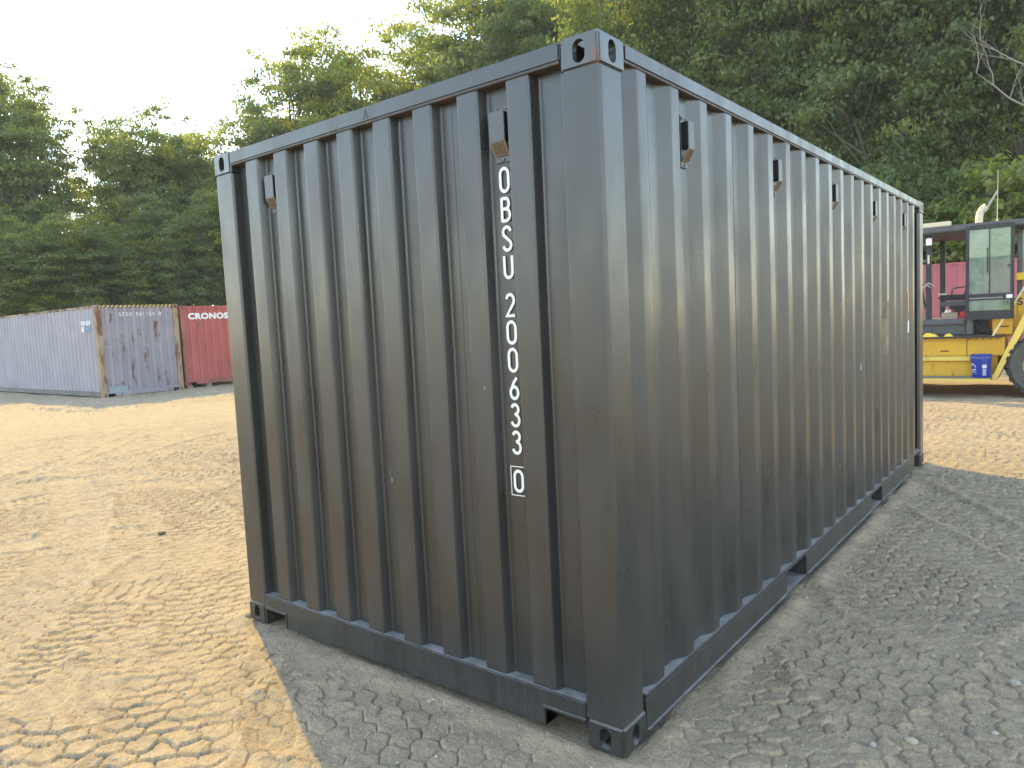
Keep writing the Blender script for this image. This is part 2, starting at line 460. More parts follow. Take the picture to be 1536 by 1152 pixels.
    # flat where the black container bears on the yard
    fx = np.maximum(np.maximum(-2.45 - x, x - 0.0), 0); fy = np.maximum(np.maximum(-y, y - 6.06), 0)
    fd = np.hypot(fx, fy)
    k = np.clip(fd / 0.30, 0, 1); k = k * k * (3 - 2 * k)
    pile = 0.026 * np.exp(-((fd - 0.05) / 0.07) ** 2) * np.clip(vnoise(x*4, y*4, 55) * 2 - 0.5, 0, 1)
    h = h * (0.18 + 0.82 * k) - 0.004 * (1 - k) + np.where(fd > 0.012, pile, 0)
    # lower under the row of rusty containers and the machine so nothing is buried
    return h - 0.004

def make_ground():
    cx, cy = 1.3, -2.2
    ang = np.concatenate([np.linspace(R(-79), R(1), 1030, endpoint=False), np.linspace(R(1), R(281), 100, endpoint=False)])
    rad = [0.6, 1.2, 1.7, 2.1]
    while rad[-1] < 15: rad.append(rad[-1] + max(0.0065, rad[-1] * 0.0027))
    while rad[-1] < 290: rad.append(rad[-1] * 1.035)
    rad = np.array(rad)
    A, Rr = np.meshgrid(ang, rad)
    x = cx + np.sin(A) * Rr; y = cy + np.cos(A) * Rr
    z = ground_height(x.ravel(), y.ravel())
    nr, na = len(rad), len(ang)
    v = np.stack([x.ravel(), y.ravel(), z], 1)
    v = np.vstack([v, [[cx, cy, 0.0]]])
    i, j = np.meshgrid(np.arange(nr - 1), np.arange(na), indexing='ij')
    a = i * na + j; b = i * na + (j + 1) % na
    q = np.stack([a, a + na, b + na, b], -1).reshape(-1, 4)
    tri = np.stack([np.full(na, nr * na), np.arange(na), (np.arange(na) + 1) % na], 1)
    me = bpy.data.meshes.new('ground')
    me.vertices.add(len(v)); me.vertices.foreach_set('co', v.ravel())
    nl = q.size + tri.size
    me.loops.add(nl); me.loops.foreach_set('vertex_index', np.concatenate([q.ravel(), tri.ravel()]).astype(np.int32))
    me.polygons.add(len(q) + len(tri))
    ls = np.concatenate([np.arange(len(q)) * 4, q.size + np.arange(len(tri)) * 3]).astype(np.int32)
    me.polygons.foreach_set('loop_start', ls)
    me.update(calc_edges=True); me.validate()
    me.polygons.foreach_set('use_smooth', [True] * len(me.polygons))
    me.materials.append(M['ground'])
    if sum(p.normal.z for p in list(me.polygons)[:50]) < 0: me.flip_normals()
    tag(link('ground', me), kind='structure')
make_ground()

# ------------------------------------------------------------------ shipping containers
def fillet(pts, r, n=3):
    out = [pts[0]]
    for i in range(1, len(pts) - 1):
        p, a, b = Vector(pts[i]), Vector(pts[i-1]), Vector(pts[i+1])
        d1 = (a - p); d2 = (b - p)
        q = min(r, d1.length * .45, d2.length * .45)
        s, e = p + d1.normalized() * q, p + d2.normalized() * q
        for k in range(n + 1):
            t = k / n
            out.append(tuple(s * (1-t)**2 + p * 2*t*(1-t) + e * t*t))
    out.append(pts[-1])
    return out

def corrug(t0, t1, starts, outer, slope, d_out, d_in):
    """plan profile (t along the wall, depth inwards) of a trapezoid corrugated wall"""
    pts = [(t0, d_in)]
    for s in starts:
        pts += [(s - slope, d_in), (s, d_out), (s + outer, d_out), (s + outer + slope, d_in)]
    pts.append((t1, d_in))
    return pts

def sheet(name, prof, place, z0, z1, mat, parent, nz=14, wob=0.0, seed=0, dents=()):
    """profile (t, depth) swept up from z0 to z1; place(t, depth, z) -> world; slightly uneven pressed steel"""
    rn = random.Random(seed)
    zs = [z0 + (z1 - z0) * k / nz for k in range(nz + 1)]
    P = np.array(prof)
    v = []
    ph = rn.uniform(0, 50)
    for z in zs:
        e = min(1, (z - z0) * 6, (z1 - z) * 6)
        w = (vnoise(P[:, 0] * 2.7 + ph, np.full(len(P), z * 1.3 + ph), seed) - 0.5) * 2 * wob * e
        w2 = (vnoise(P[:, 0] * 7.1 + ph, np.full(len(P), z * 0.9 + ph), seed + 5) - 0.5) * 2 * wob * 0.6 * e
        for k, (t, d) in enumerate(prof):
            dd = 0.0
            for (dt, dz, rt, rz, dp) in dents:
                dd += dp * math.exp(-((t - dt) / rt) ** 2 - ((z - dz) / rz) ** 2)
            v.append(place(t + w2[k], d + w[k] + dd, z))
    n = len(prof)
    f = [(i*n + k, i*n + k + 1, (i+1)*n + k + 1, (i+1)*n + k) for i in range(nz) for k in range(n - 1)]
    me = bpy.data.meshes.new(name); me.from_pydata(v, [], f); me.materials.append(mat); me.update()
    return link(name, me, parent)

def split_profile(prof, cuts):
    """cut a profile into overlapping sheets at the given t values"""
    out = []; lo = prof[0][0] - 1
    for c in list(cuts) + [1e9]:
        part = [p for p in prof if lo <= p[0] <= c]
        if out:
            d = np.interp(lo, [p[0] for p in prof], [p[1] for p in prof])
            part = [(lo - 0.006, float(d))] + part
        if c < 1e8:
            d = np.interp(c, [p[0] for p in prof], [p[1] for p in prof])
            part = part + [(c, float(d))]
        if len(out) % 2: part = [(a, b - 0.0012) for a, b in part]
        out.append(part); lo = c
    return out

def casting_mesh(mats, hx=0.162, hy=0.178, hz=0.118):
    """ISO corner casting, outer corner at the origin, body towards -x, +y, +z; apertures in the -y, +x and bottom faces"""
    b = MB(); b.box(-hx, 0, 0, hy, 0, hz)
    body = b.build('casting_tmp', mats, bevel=0.011, seg=3)
    c = MB(); c.box(-hx + .024, -.024, .026, hy - .02, .020, hz - .020)
    cut = [c.build('cut_tmp', mats)]
    def stadium(w, h, n=10):
        pts = []
        r = w / 2; s = max(h / 2 - r, 0)
        for k in range(n + 1):
            a = math.pi * k / n; pts.append((r * math.cos(a), s + r * math.sin(a)))
        for k in range(n + 1):
            a = math.pi + math.pi * k / n; pts.append((r * math.cos(a), -s + r * math.sin(a)))
        return pts
    o = MB(); o.prism([(-.081 + p[0], .059 + p[1]) for p in stadium(.050, .079)], 1, -.05, .05); cut.append(o.build('cut_tmp', mats))
    o = MB(); o.prism([(.089 + p[0], .059 + p[1]) for p in stadium(.051, .079)], 0, -.05, .05); cut.append(o.build('cut_tmp', mats))
    o = MB(); o.prism([(-.081 + p[0], .089 + p[1]) for p in stadium(.0635, .124)], 2, -.05, .04); cut.append(o.build('cut_tmp', mats))
    for q in cut:
        md = body.modifiers.new('b', 'BOOLEAN'); md.operation = 'DIFFERENCE'; md.solver = 'EXACT'; md.object = q
    dg = bpy.context.evaluated_depsgraph_get()
    me = bpy.data.meshes.new_from_object(body.evaluated_get(dg))
    for q in cut + [body]:
        old = q.data; bpy.data.objects.remove(q); bpy.data.meshes.remove(old)
    me.name = 'corner_casting'
    return me

def mirrored(me, sx, sy, sz):
    c = me.copy()
    c.transform(Matrix.Diagonal((sx, sy, sz, 1)))
    if sx * sy * sz < 0: c.flip_normals()
    return c

CAST = {}
def add_castings(parent, W_, L_, H_, mat_top, mat_bot):
    key = (mat_top.name, mat_bot.name)
    if key not in CAST:
        base = casting_mesh([mat_bot]); d = {}
        for sx in (1, -1):
            for sy in (1, -1):
                for sz in (1, -1):
                    c = mirrored(base, sx, sy, sz)
                    if sz < 0: c.materials[0] = mat_top
                    d[(sx, sy, sz)] = c
        CAST[key] = d
    for sx, x in ((1, 0.0), (-1, -W_)):
        for sy, y in ((1, 0.0), (-1, L_)):
            for sz, z in ((1, 0.0), (-1, H_)):
                o = link('corner_casting', CAST[key][(sx, sy, sz)], parent)
                o.location = (x, y, z)

def container(name, loc, rz, L_, H_, mats, label, cat='container', W_=2.438, detail=1, end_mat=None, group=None):
    """local frame: front-right lower corner at the origin, end wall on y = 0, body towards -x and +y"""
    root = empty(name, loc, rz, label, cat, group)
    wall, post, rail, cast_t, cast_b = mats
    zb, zt = 0.168, H_ - 0.066
    mid = -W_ / 2
    # corner posts, a folded steel section each
    for sx in (1, -1):
        for sy in (1, -1):
            pr = [(-.172, .060), (-.166, .012), (-.160, .0035), (-.016, .0035), (-.0035, .016), (-.0035, .150), (-.008, .164), (-.035, .170), (-.05, .06)]
            pts = fillet(pr + [pr[0]], 0.004, 2)[:-1]
            poly = [((x if sx > 0 else -W_ - x), (y if sy > 0 else L_ - y)) for x, y in pts]
            b = MB(); b.prism(poly, 2, 0.1185, H_ - 0.1185)
            b.build('corner_post', post, root)
    add_castings(root, W_, L_, H_, cast_t, cast_b)
    # end walls
    n_out = 8
    p = 0.248
    starts = [-2.152 + p * k for k in range(n_out)]
    prof = fillet(corrug(-W_ + .166, -.166, starts, .106, .018, .012, .057), .007, 3)
    k = 0
    for part in split_profile(prof, [-1.47 - .02, -0.74 + .01] if detail else [-1.2]):
        sheet('end_wall_sheet', part, lambda t, d, z: (t, d, z), zb, zt, end_mat or wall, root, 16, .0022, 3); k += 1
    prof2 = fillet(corrug(-W_ + .166, -.166, starts, .106, .018, .012, .057), .007, 1)
    sheet('end_wall_sheet', prof2, lambda t, d, z: (t, L_ - d, z), zb, zt, wall, root, 2)
    # side walls
    n_s = int((L_ - .45) / .2785)
    ss = [.275 + .2785 * k for k in range(n_s)]
    profs = fillet(corrug(.160, L_ - .160, ss, .072, .068, .009, .045), .006, 2)
    ncut = max(2, round(L_ / 1.15))
    cuts = [ss[min(int(n_s * (i + 1) / ncut), n_s - 1)] - .105 for i in range(ncut - 1)]
    dents = [(4.45, 1.45, .035, .16, .016)] if detail else []
    for side in (0, 1):
        k = 0
        for part in split_profile(profs, cuts):
            pl = (lambda t, d, z: (-d, t, z)) if side == 0 else (lambda t, d, z: (-W_ + d, t, z))
            sheet('side_wall_sheet', part, pl, zb, zt, wall, root, 16, .002, 30 + 10 * side, dents if side == 0 else ()); k += 1
    # top rails (square tube) and headers
    for x0, x1 in ((-.062, -.0015), (-W_ + .0015, -W_ + .062)):
        b = MB(); b.box(x0, x1, .1785, L_ - .1785, H_ - .066, H_ - .008); b.build('top_side_rail', rail, root, bevel=.006)
    for y0, y1 in ((.0015, .062), (L_ - .062, L_ - .0015)):
        b = MB(); b.box(-W_ + .1625, -.1625, y0, y1, H_ - .072, H_ - .006); b.build('top_end_rail', rail, root, bevel=.006)
    # roof
    rp = [(.06, .0)]
    t = .25
    while t < L_ - .25:
        rp += [(t, 0), (t + .015, .018), (t + .10, .018), (t + .115, 0)]; t += .209
    rp.append((L_ - .06, 0))
    v = []; f = []
    for (t, d) in rp:
        v += [(-W_ + .05, t, H_ - .03 + d), (-.05, t, H_ - .03 + d)]
    for i in range(len(rp) - 1): f.append((2*i, 2*i + 1, 2*i + 3, 2*i + 2))
    b = MB(); b.add(v, f); b.build('roof', wall, root)
    # floor pan
    b = MB(); b.box(-W_ + .06, -.06, .06, L_ - .06, .10, .165); b.build('floor', M['wood'], root)
    return root

def end_sill(root, W_, L_, mat, back=False):
    yf = .0025 if not back else L_ - .0025
    s = 1 if not back else -1
    # sill with a lifting notch beside each casting
    o = [(-W_ + .163, .100), (-W_ + .163, .172), (-.163, .172), (-.163, .100), (-.355, .100), (-.355, .022), (-W_ + .355, .022), (-W_ + .355, .100)]
    b = MB(); b.prism(o, 1, yf, yf + s * .075); b.build('end_sill', mat, root, bevel=.004)
    for x0, x1 in ((-W_ + .1635, -W_ + .366), (-.366, -.1635)):
        b = MB()
        b.prism([(x0, .096), (x0, .108), (x1, .108), (x1, .0225), (x1 - .011, .0225), (x1 - .011, .096)] if x0 < -1 else
                [(x1, .096), (x1, .108), (x0, .108), (x0, .0225), (x0 + .011, .0225), (x0 + .011, .096)], 1, yf - s * .006, yf + s * .10)
        b.build('notch_frame', mat, root, bevel=.002)

def side_rail(root, W_, L_, mat, side, pockets=((1.83, 2.185), (3.84, 4.195))):
    sg = 1 if side == 0 else -1
    xo = 0.0 if side == 0 else -W_
    def X(d): return xo - sg * d
    def bx(b, d0, d1, y0, y1, z0, z1):
        a, c = sorted((X(d0), X(d1))); b.box(a, c, y0, y1, z0, z1)
    segs = []; y = .1785
    for a, c in pockets: segs.append((y, a)); y = c
    segs.append((y, L_ - .1785))
    b = MB()
    bx(b, .003, .060, .1785, L_ - .1785, .150, .172)                 # top flange, full length
    b.build('bottom_side_rail', mat, root, bevel=.003)
    for i, (a, c) in enumerate(segs):
        if i == len(segs) - 1: c -= .30
        b = MB(); bx(b, .004, .010, a, c, .034, .1495); bx(b, -.006, .06, a, c, .028, .0338)
        b.build('rail_web', mat, root, bevel=.0015)
    for a, c in pockets:
        b = MB()
        bx(b, .012, .8, a - .008, a, .030, .149); bx(b, .012, .8, c, c + .008, .030, .149); bx(b, .001, .8, a, c, .022, .030)
        b.build('fork_pocket', mat, root)

# ---- stroke lettering
def arc(cx, cy, rx, ry, a0, a1, n=10):
    return [(cx + rx * math.cos(R(a0 + (a1 - a0) * k / n)), cy + ry * math.sin(R(a0 + (a1 - a0) * k / n))) for k in range(n + 1)]
GL = {
 'O': [arc(.5, .72, .42, .25, 0, 180) + arc(.5, .28, .42, .25, 180, 360) + [(.92, .72)]],
 '0': [arc(.5, .72, .42, .25, 0, 180) + arc(.5, .28, .42, .25, 180, 360) + [(.92, .72)]],
 'B': [[(.1, .0), (.1, 1.0)], [(.1, .97), (.5, .97)] + arc(.52, .75, .34, .22, 90, -90) + [(.1, .53)], [(.1, .53), (.5, .53)] + arc(.52, .28, .40, .25, 90, -90) + [(.1, .03)]],
 'S': [arc(.5, .76, .40, .21, 10, 170) + [(.14, .66), (.80, .38)] + arc(.5, .24, .40, .21, 10, -170)],
 'U': [[(.09, .97), (.09, .30)] + arc(.5, .28, .41, .25, 180, 360) + [(.91, .97)]],
 '2': [arc(.5, .73, .39, .24, 170, -10) + [(.82, .56), (.10, .03), (.95, .03)]],
 '6': [[(.80, .98), (.45, .74), (.16, .42)], arc(.5, .30, .40, .27, 150, 510, 16)],
 '3': [arc(.46, .76, .36, .21, 160, -70) + [(.48, .54), (.40, .53)], [(.48, .53)] + arc(.47, .28, .41, .25, 70, -165)],
 'H': [[(.1, 0), (.1, 1)], [(.9, 0), (.9, 1)], [(.1, .5), (.9, .5)]],
 'Y': [[(.05, 1), (.5, .5), (.95, 1)], [(.5, .5), (.5, 0)]],
 'T': [[(.5, 0), (.5, 1)], [(.05, .97), (.95, .97)]],
 'E': [[(.9, .03), (.12, .03), (.12, .97), (.9, .97)], [(.12, .5), (.75, .5)]],
 'R': [[(.1, 0), (.1, 1.0)], [(.1, .97), (.5, .97)] + arc(.52, .74, .36, .23, 90, -90) + [(.1, .51)], [(.45, .5), (.92, 0)]],
 'C': [arc(.5, .5, .42, .47, 50, 310, 18)],
 'N': [[(.1, 0), (.1, 1), (.9, 0), (.9, 1)]],
 'L': [[(.12, 1), (.12, .03), (.9, .03)]],
 'G': [arc(.5, .5, .42, .47, 50, 355, 18) + [(.55, .46)]],
 '8': [arc(.5, .75, .34, .22, -90, 270, 14), arc(.5, .28, .40, .25, 90, 450, 14)],
 '1': [[(.25, .8), (.5, .97), (.5, 0)]],
 '5': [[(.85, .97), (.2, .97), (.16, .58)] + arc(.48, .32, .40, .30, 120, -160)],
 '4': [[(.68, 0), (.68, .97)], [(.68, .97), (.08, .30), (.95, .30)]],
 '9': [[(.22, .02), (.6, .25), (.84, .55)], arc(.5, .70, .38, .27, -30, 330, 16)],
 'D': [[(.1, .03), (.1, .97), (.4, .97)] + arc(.42, .5, .46, .47, 90, -90) + [(.1, .03)]],
}
def ribbon(mb, pts, w, place):
    P = [Vector((p[0], p[1])) for p in pts]
    closed = (P[0] - P[-1]).length < 1e-4
    if closed: P = P[:-1]
    n = len(P); Ls = []; Rs = []
    for i in range(n):
        a = P[i-1] if (i > 0 or closed) else P[i]
        b = P[(i+1) % n] if (i < n-1 or closed) else P[i]
        d1 = (P[i] - a); d2 = (b - P[i])
        d1 = d1.normalized() if d1.length > 1e-7 else d2.normalized()
        d2 = d2.normalized() if d2.length > 1e-7 else d1
        t = (d1 + d2).normalized() if (d1 + d2).length > 1e-6 else d1
        nn = Vector((-t.y, t.x)); k = min(1 / max(0.5, nn.dot(Vector((-d1.y, d1.x)))), 1.6)
        Ls.append(P[i] + nn * w / 2 * k); Rs.append(P[i] - nn * w / 2 * k)
    vs = [place(*p) for p in Ls] + [place(*p) for p in Rs]
    fs = [(i, (i+1) % n, n + (i+1) % n, n + i) for i in range(n if closed else n-1)]
    mb.add(vs, fs)

def glyph(ch, x, z, w, h, sw, place, mat, parent, name='letter'):
    mb = MB()
    for i, st in enumerate(GL[ch]):
        b0 = MB(); ribbon(b0, [(x + p[0] * w, z + p[1] * h) for p in st], sw, place)
        mb.add([(p[0], p[1] - .0004 * i, p[2]) for p in b0.v], b0.f)
    return mb.build(name, mat, parent)

# ---- the black container
LM = 6.058
black = container('shipping_container', (0, 0, 0), 0, LM, 2.591,
    (M['black'], M['black'], M['black'], M['black_rust'], M['black_dusty']),
    'black twenty foot shipping container with white vertical code letters and small vents')
end_sill(black, 2.438, LM, M['black_dusty']); end_sill(black, 2.438, LM, M['black_dusty'], True)
side_rail(black, 2.438, LM, M['black_dusty'], 0); side_rail(black, 2.438, LM, M['black_dusty'], 1)
# rusty weld lips under the top rails
b = MB(); b.box(-.058, -.006, .17, LM - .17, 2.5185, 2.5245); b.build('weld_lip', M['rust_lip'], black)
b = MB(); b.box(-2.27, -.168, .006, .058, 2.5125, 2.5185); b.build('weld_lip', M['rust_lip'], black)
# dusty ledges of the sills: end ledge behind the recesses
b = MB(); b.box(-2.438 + .165, -.165, .0045, .07, .1722, .1745); b.build('sill_ledge', M['black_dusty'], black)
b = MB(); b.box(-.058, -.0045, .18, LM - .18, .1722, .1742); b.build('sill_ledge', M['black_dusty'], black)

def vent(parent, T):
    """small weather vent; T(t, d, z): t sideways, d outwards from the wall, z up; origin at the vent's centre"""
    root = None
    def part(name, boxes, mat, par, bev=.0015):
        mb = MB()
        for (t0, t1, d0, d1, z0, z1) in boxes:
            b0 = MB(); b0.box(t0, t1, d0, d1, z0, z1)
            mb.add([T(*p) for p in b0.v], b0.f)
        return mb.build(name, mat, par, bevel=bev)
    v = part('vent', [(-.040, .040, 0, .004, -.107, .107)], M['vent_grey'], parent)
    part('vent_cover', [(-.036, .036, .034, .038, -.035, .078)], M['vent_grey'], v)
    part('vent_shade_block', [(-.030, .030, .004, .033, -.030, .076)], M['vent_shade'], v)  # filler behind the cover, its black colour paints the shade seen from the side
    mb = MB()
    pr = [(.034, -.034), (.038, -.036), (.010, -.082), (.006, -.080)]
    vs = [T(-.036, d, z) for d, z in pr] + [T(.036, d, z) for d, z in pr]
    mb.add(vs, [(0,1,2,3), (4,5,6,7), (0,1,5,4), (1,2,6,5), (2,3,7,6), (3,0,4,7)])
    g = mb.build('grille', M['vent_tan'], v)
    mb = MB()
    for k in range(6):
        zz = -.041 - k * .0068; dd = .0356 - k * .0042
        for t0 in (-.028, -.008, .012):
            b0 = MB(); b0.box(t0, t0 + .016, dd - .0005, dd + .0022, zz - .0018, zz + .0012); mb.add([T(*p) for p in b0.v], b0.f)
    mb.build('grille_slots', M['stripe_k'], g)
    for (t, z) in ((-.024, .093), (.024, .093), (0, -.096)):
        mb = MB(); mb.lathe([(.007, .004), (.007, .0075), (.003, .009)], n=10)
        mb.v = [T(t + p[0], p[2], z + p[1]) for p in mb.v]
        mb.build('screw', M['screw'], v)
    return v
for cx in (-0.470, -1.966):
    vent(black, lambda t, d, z, cx=cx: (cx + t, .0545 - d, 2.337 + z))
for k in (1, 5, 9, 13, 17):
    cy = .275 + .2785 * k + .072 + .068 + .035
    vent(black, lambda t, d, z, cy=cy: (-.0425 + d, cy - .2785 * 0 + t * .8, 2.333 + z))

# code letters on the recessed flat of the end wall: pixel rows of the glyph tops and bottoms
def zrow(py):                     # height on the recessed plane for a pixel row in the lettering column
    px = 752 + (py - 250) * (24.0 / 490)
    d = CAM_RIGHT * ((px - 768) / 1097.7455) + CAM_UP * ((576 - py) / 1097.7455) + CAM_FWD
    return CAM_POS.z + d.z * (0.0505 - CAM_POS.y) / d.y
rows = [('O', 250, 291), ('B', 295, 335), ('S', 338, 379), ('U', 381, 420), ('2', 439, 477), ('0', 480, 518), ('0', 521, 560), ('6', 564, 601), ('3', 604, 642), ('3', 645, 683)]
PL = lambda x, z: (x, .0515, z)
for ch, a, c in rows:
    z1, z0 = zrow(a), zrow(c)
    glyph(ch, -.496, z0 + .006, .047, (z1 - z0) - .011, .0125, PL, M['white_vinyl'], black)
z1, z0 = zrow(704), zrow(739)
glyph('0', -.496, z0 + .004, .047, (z1 - z0) - .008, .0125, PL, M['white_vinyl'], black)
z1, z0 = zrow(700), zrow(743)
mb = MB(); ribbon(mb, [(-.510, z0), (-.436, z0), (-.436, z1), (-.510, z1), (-.510, z0)], .0035, PL); mb.build('check_digit_box', M['white_vinyl'], black)
# small chevron mark on the end header and two labels at the far end of the side
mb = MB(); ribbon(mb, [(-1.200, 2.530), (-1.187, 2.570), (-1.174, 2.530)], .006, lambda x, z: (x, .0005, z)); mb.build('chevron_mark', M['stripe_k'], black)
for (z0, z1, mt) in ((1.545, 1.715, M['orange']), (1.345, 1.455, M['white_vinyl'])):
    mb = MB(); mb.box(-.0088, -.0062, 5.300, 5.345, z0, z1); mb.build('label_plate', mt, black)

# ---- containers across the yard
def words(text, size, loc, rot, mat, parent, name, bold=0.0, sx=1.0, shear=0.0):
    cu = bpy.data.curves.new(name, 'FONT'); cu.body = text; cu.size = size; cu.offset = bold; cu.extrude = 0.002; cu.space_character = 1.06; cu.resolution_u = 3
    o = bpy.data.objects.new('tmp_text', cu); COL.objects.link(o)
    dg = bpy.context.evaluated_depsgraph_get(); dg.update()
    me = bpy.data.meshes.new_from_object(o.evaluated_get(dg))
    bpy.data.objects.remove(o)
    me.transform(Matrix.Diagonal((sx, 1, 1, 1)))
    me.materials.clear(); me.materials.append(mat)
    t = link(name, me, parent); t.location = loc; t.rotation_euler = rot
    return t

violet = container('shipping_container', (-21.07, 9.375, 0.0), R(90), 12.192, 2.68,
    (M['purple'], M['post_rust'], M['post_rust'], M['post_rust'], M['post_rust']),
    'long faded violet shipping container with rusty corner posts and hazard striped header', detail=0, end_mat=M['purple_rust'])
end_sill(violet, 2.438, 12.192, M['purple_rust']); 
for s_ in (0, 1):
    side_rail(violet, 2.438, 12.192, M['mach_grey'] if s_ else M['purple'], s_, pockets=())  # rail on the visible side dark grey, its shadow put into the colour
for k in range(17):
    x0 = -2.265 + k * .122
    mb = MB(); zz = 2.68 - .071
    mb.add([(x0, -.001, zz), (x0 + .065, -.001, zz), (x0 + .125, -.001, zz + .063), (x0 + .06, -.001, zz + .063), (x0, .0003, zz), (x0 + .065, .0003, zz), (x0 + .125, .0003, zz + .063), (x0 + .06, .0003, zz + .063)],
           [(0,1,2,3), (4,5,6,7), (0,1,5,4), (1,2,6,5), (2,3,7,6), (3,0,4,7)])
    mb.build('hazard_stripe', M['stripe_y'], violet)
mb = MB(); mb.box(-2.27, -.17, .0004, .0013, 2.68 - .0715, 2.68 - .0065); mb.build('hazard_band', M['stripe_k'], violet)
x = -1.78
for ch in 'GESU 861154 8':
    if ch != ' ':
        glyph(ch, x, 2.35, .062, .105, .018, lambda a, z: (a, .008, z), M['faded_white'], violet)
    x += .098
# white and blue markings on the long side near the corner
PV = lambda y0, y1, z0, z1, mt, nm: MB().box(-2.438 + .0035, -2.438 + .0085, y0, y1, z0, z1).build(nm, mt, violet)
for k in range(4): PV(.40 + .2785 * k * .62, .40 + .2785 * k * .62 + .115, 2.12, 2.25, M['faded_white'], 'marking_plate')
PV(.36, .86, 1.92, 2.09, M['teal'], 'marking_plate'); PV(.88, 1.03, 1.93, 2.08, M['faded_white'], 'marking_plate')
# patch of bare plate low on the end wall
mb = MB(); mb.box(-2.25, -1.72, -.004, .0014, .10, .30); mb.build('repair_plate', simple('patch_blue_grey', (0.25, 0.29, 0.31), 0.7, var=0.25), violet)

red = container('shipping_container', (-21.10, 11.885, 0.105), R(90), 6.058, 2.515,
    (M['red'], M['red_post'], M['red'], M['red_post'], M['red_post']),
    'red shipping container with white serif lettering, standing on blocks', detail=0)
end_sill(red, 2.438, 6.058, M['red_post'])
for s_ in (0, 1): side_rail(red, 2.438, 6.058, M['red_post'], s_, pockets=())
words('CRONOS', .255, (-2.19, .003, 2.10), (R(90), 0, 0), M['white'], red, 'lettering', bold=.012, sx=1.24)
for (y, top, lab) in ((9.60, .103, 'low timber block under the red container, beside the violet container'), (10.25, .20, 'taller timber block under the middle of the red container end'), (11.7, .103, 'low timber block under the red container corner away from the violet one')):
    mb = MB(); mb.box(-21.55, -21.13, y - .09, y + .09, -.03, top)
    tag(mb.build('timber_block', M['wood'], bevel=.008), lab, 'block', 'timber blocks under the red container')

pinkc = container('shipping_container', (2.6, 19.55 + 2.438, 0.0), R(90), 6.058, 2.591,
    (M['pink'], M['pink'], M['pink'], M['pink'], M['pink']),
    'sun-bleached pinkish red shipping container behind the yellow forklift', detail=0)
end_sill(pinkc, 2.438, 6.058, M['pink'])
for s_ in (0, 1): side_rail(pinkc, 2.438, 6.058, M['pink'], s_, pockets=())

# ------------------------------------------------------------------ forklift
YF = 12.1
fk = empty('forklift', (0, YF, 0), 0, 'big yellow forklift with its black cab door swung open', 'forklift')
def fbox(name, mat, x0, x1, y0, y1, z0, z1, parent=fk, bevel=.008):
    return MB().box(x0, x1, y0, y1, z0, z1).build(name, mat, parent, bevel=bevel)
fbox('chassis', M['yellow'], -3.0, .10, .16, 2.15, .36, .985)
ft = fbox('side_tank', M['yellow'], -2.2, .02, .07, .155, .335, .60, bevel=.012)
fbox('ledge', M['yellow_pale'], -2.2, -.27, .01, .156, .602, .675, bevel=.006)
fbox('upper_side_panel', M['yellow'], -2.2, -.34, .10, .157, .68, .985, bevel=.006)
fbox('upper_side_panel', M['yellow'], -.332, .20, .11, .158, .68, .985, bevel=.006)
mb = MB(); mb.tube([(-.95, .095, .925), (-.55, .095, .918), (-.46, .10, .912)], .012, 6); mb.build('panel_trim', M['yellow_pale'], fk)
mb = MB(); mb.tube([(-.72, .098, .765), (-.60, .098, .765)], .010, 6); mb.build('slot_handle', M['mach_black'], fk)
fs = fbox('step', M['mach_grey'], -2.2, .03, -.20, .15, .285, .335, bevel=.006)
fbox('step_edge', M['yellow_pale'], -2.2, .03, -.206, -.2005, .283, .322, fs, .001)
# slanted fender bar and wheel arch
mb = MB(); mb.prism([(.015, .29), (.10, .29), (.545, 1.30), (.90, 1.30), (.90, 1.40), (.49, 1.40), (.455, 1.36)], 1, -.03, .34); mb.build('fender_bar', M['yellow_pale'], fk, bevel=.008)
# counterweight and engine cover behind the cab
mb = MB(); mb.prism([(.14, .99), (.14, 1.30), (.34, 1.32), (.34, 1.66), (.42, 1.70), (2.05, 1.62), (2.35, 1.40), (2.42, .70), (2.30, .42), (1.32, .42), (1.26, .75), (1.10, 1.02), (.80, 1.10), (.45, 1.02), (.30, .985)], 1, .24, 2.05)
mb.build('counterweight', M['yellow'], fk, bevel=.02)
fbox('engine_door', M['yellow'], .02, .30, .14, .236, 1.03, 1.275, bevel=.006)
mb = MB(); mb.tube([(.09, .11, 1.16), (.10, .095, 1.16), (.24, .095, 1.16), (.25, .11, 1.16)], .009, 6); mb.build('door_pull', M['mach_black'], fk)
for k, ch in enumerate('HYSTER'):
    glyph(ch, .355 + .098 * (k - 2), 1.50, .070, .105, .026, lambda a, z: (a, .2385 if a > .33 else .2375, z), M['stripe_k'], fk)
fbox('hood_side', M['yellow'], .10, .345, .242, .60, 1.30, 1.64, bevel=.006)
fbox('air_cleaner_box', M['rag_yellow'], .33, .95, .30, .62, 1.90, 2.02, bevel=.012)
# handrail
mb = MB(); mb.tube([(.03, .04, 1.0), (.17, .05, 1.26), (.50, .08, 1.86), (.53, .14, 1.90)], .016, 8); mb.build('handrail', M['cream'], fk)
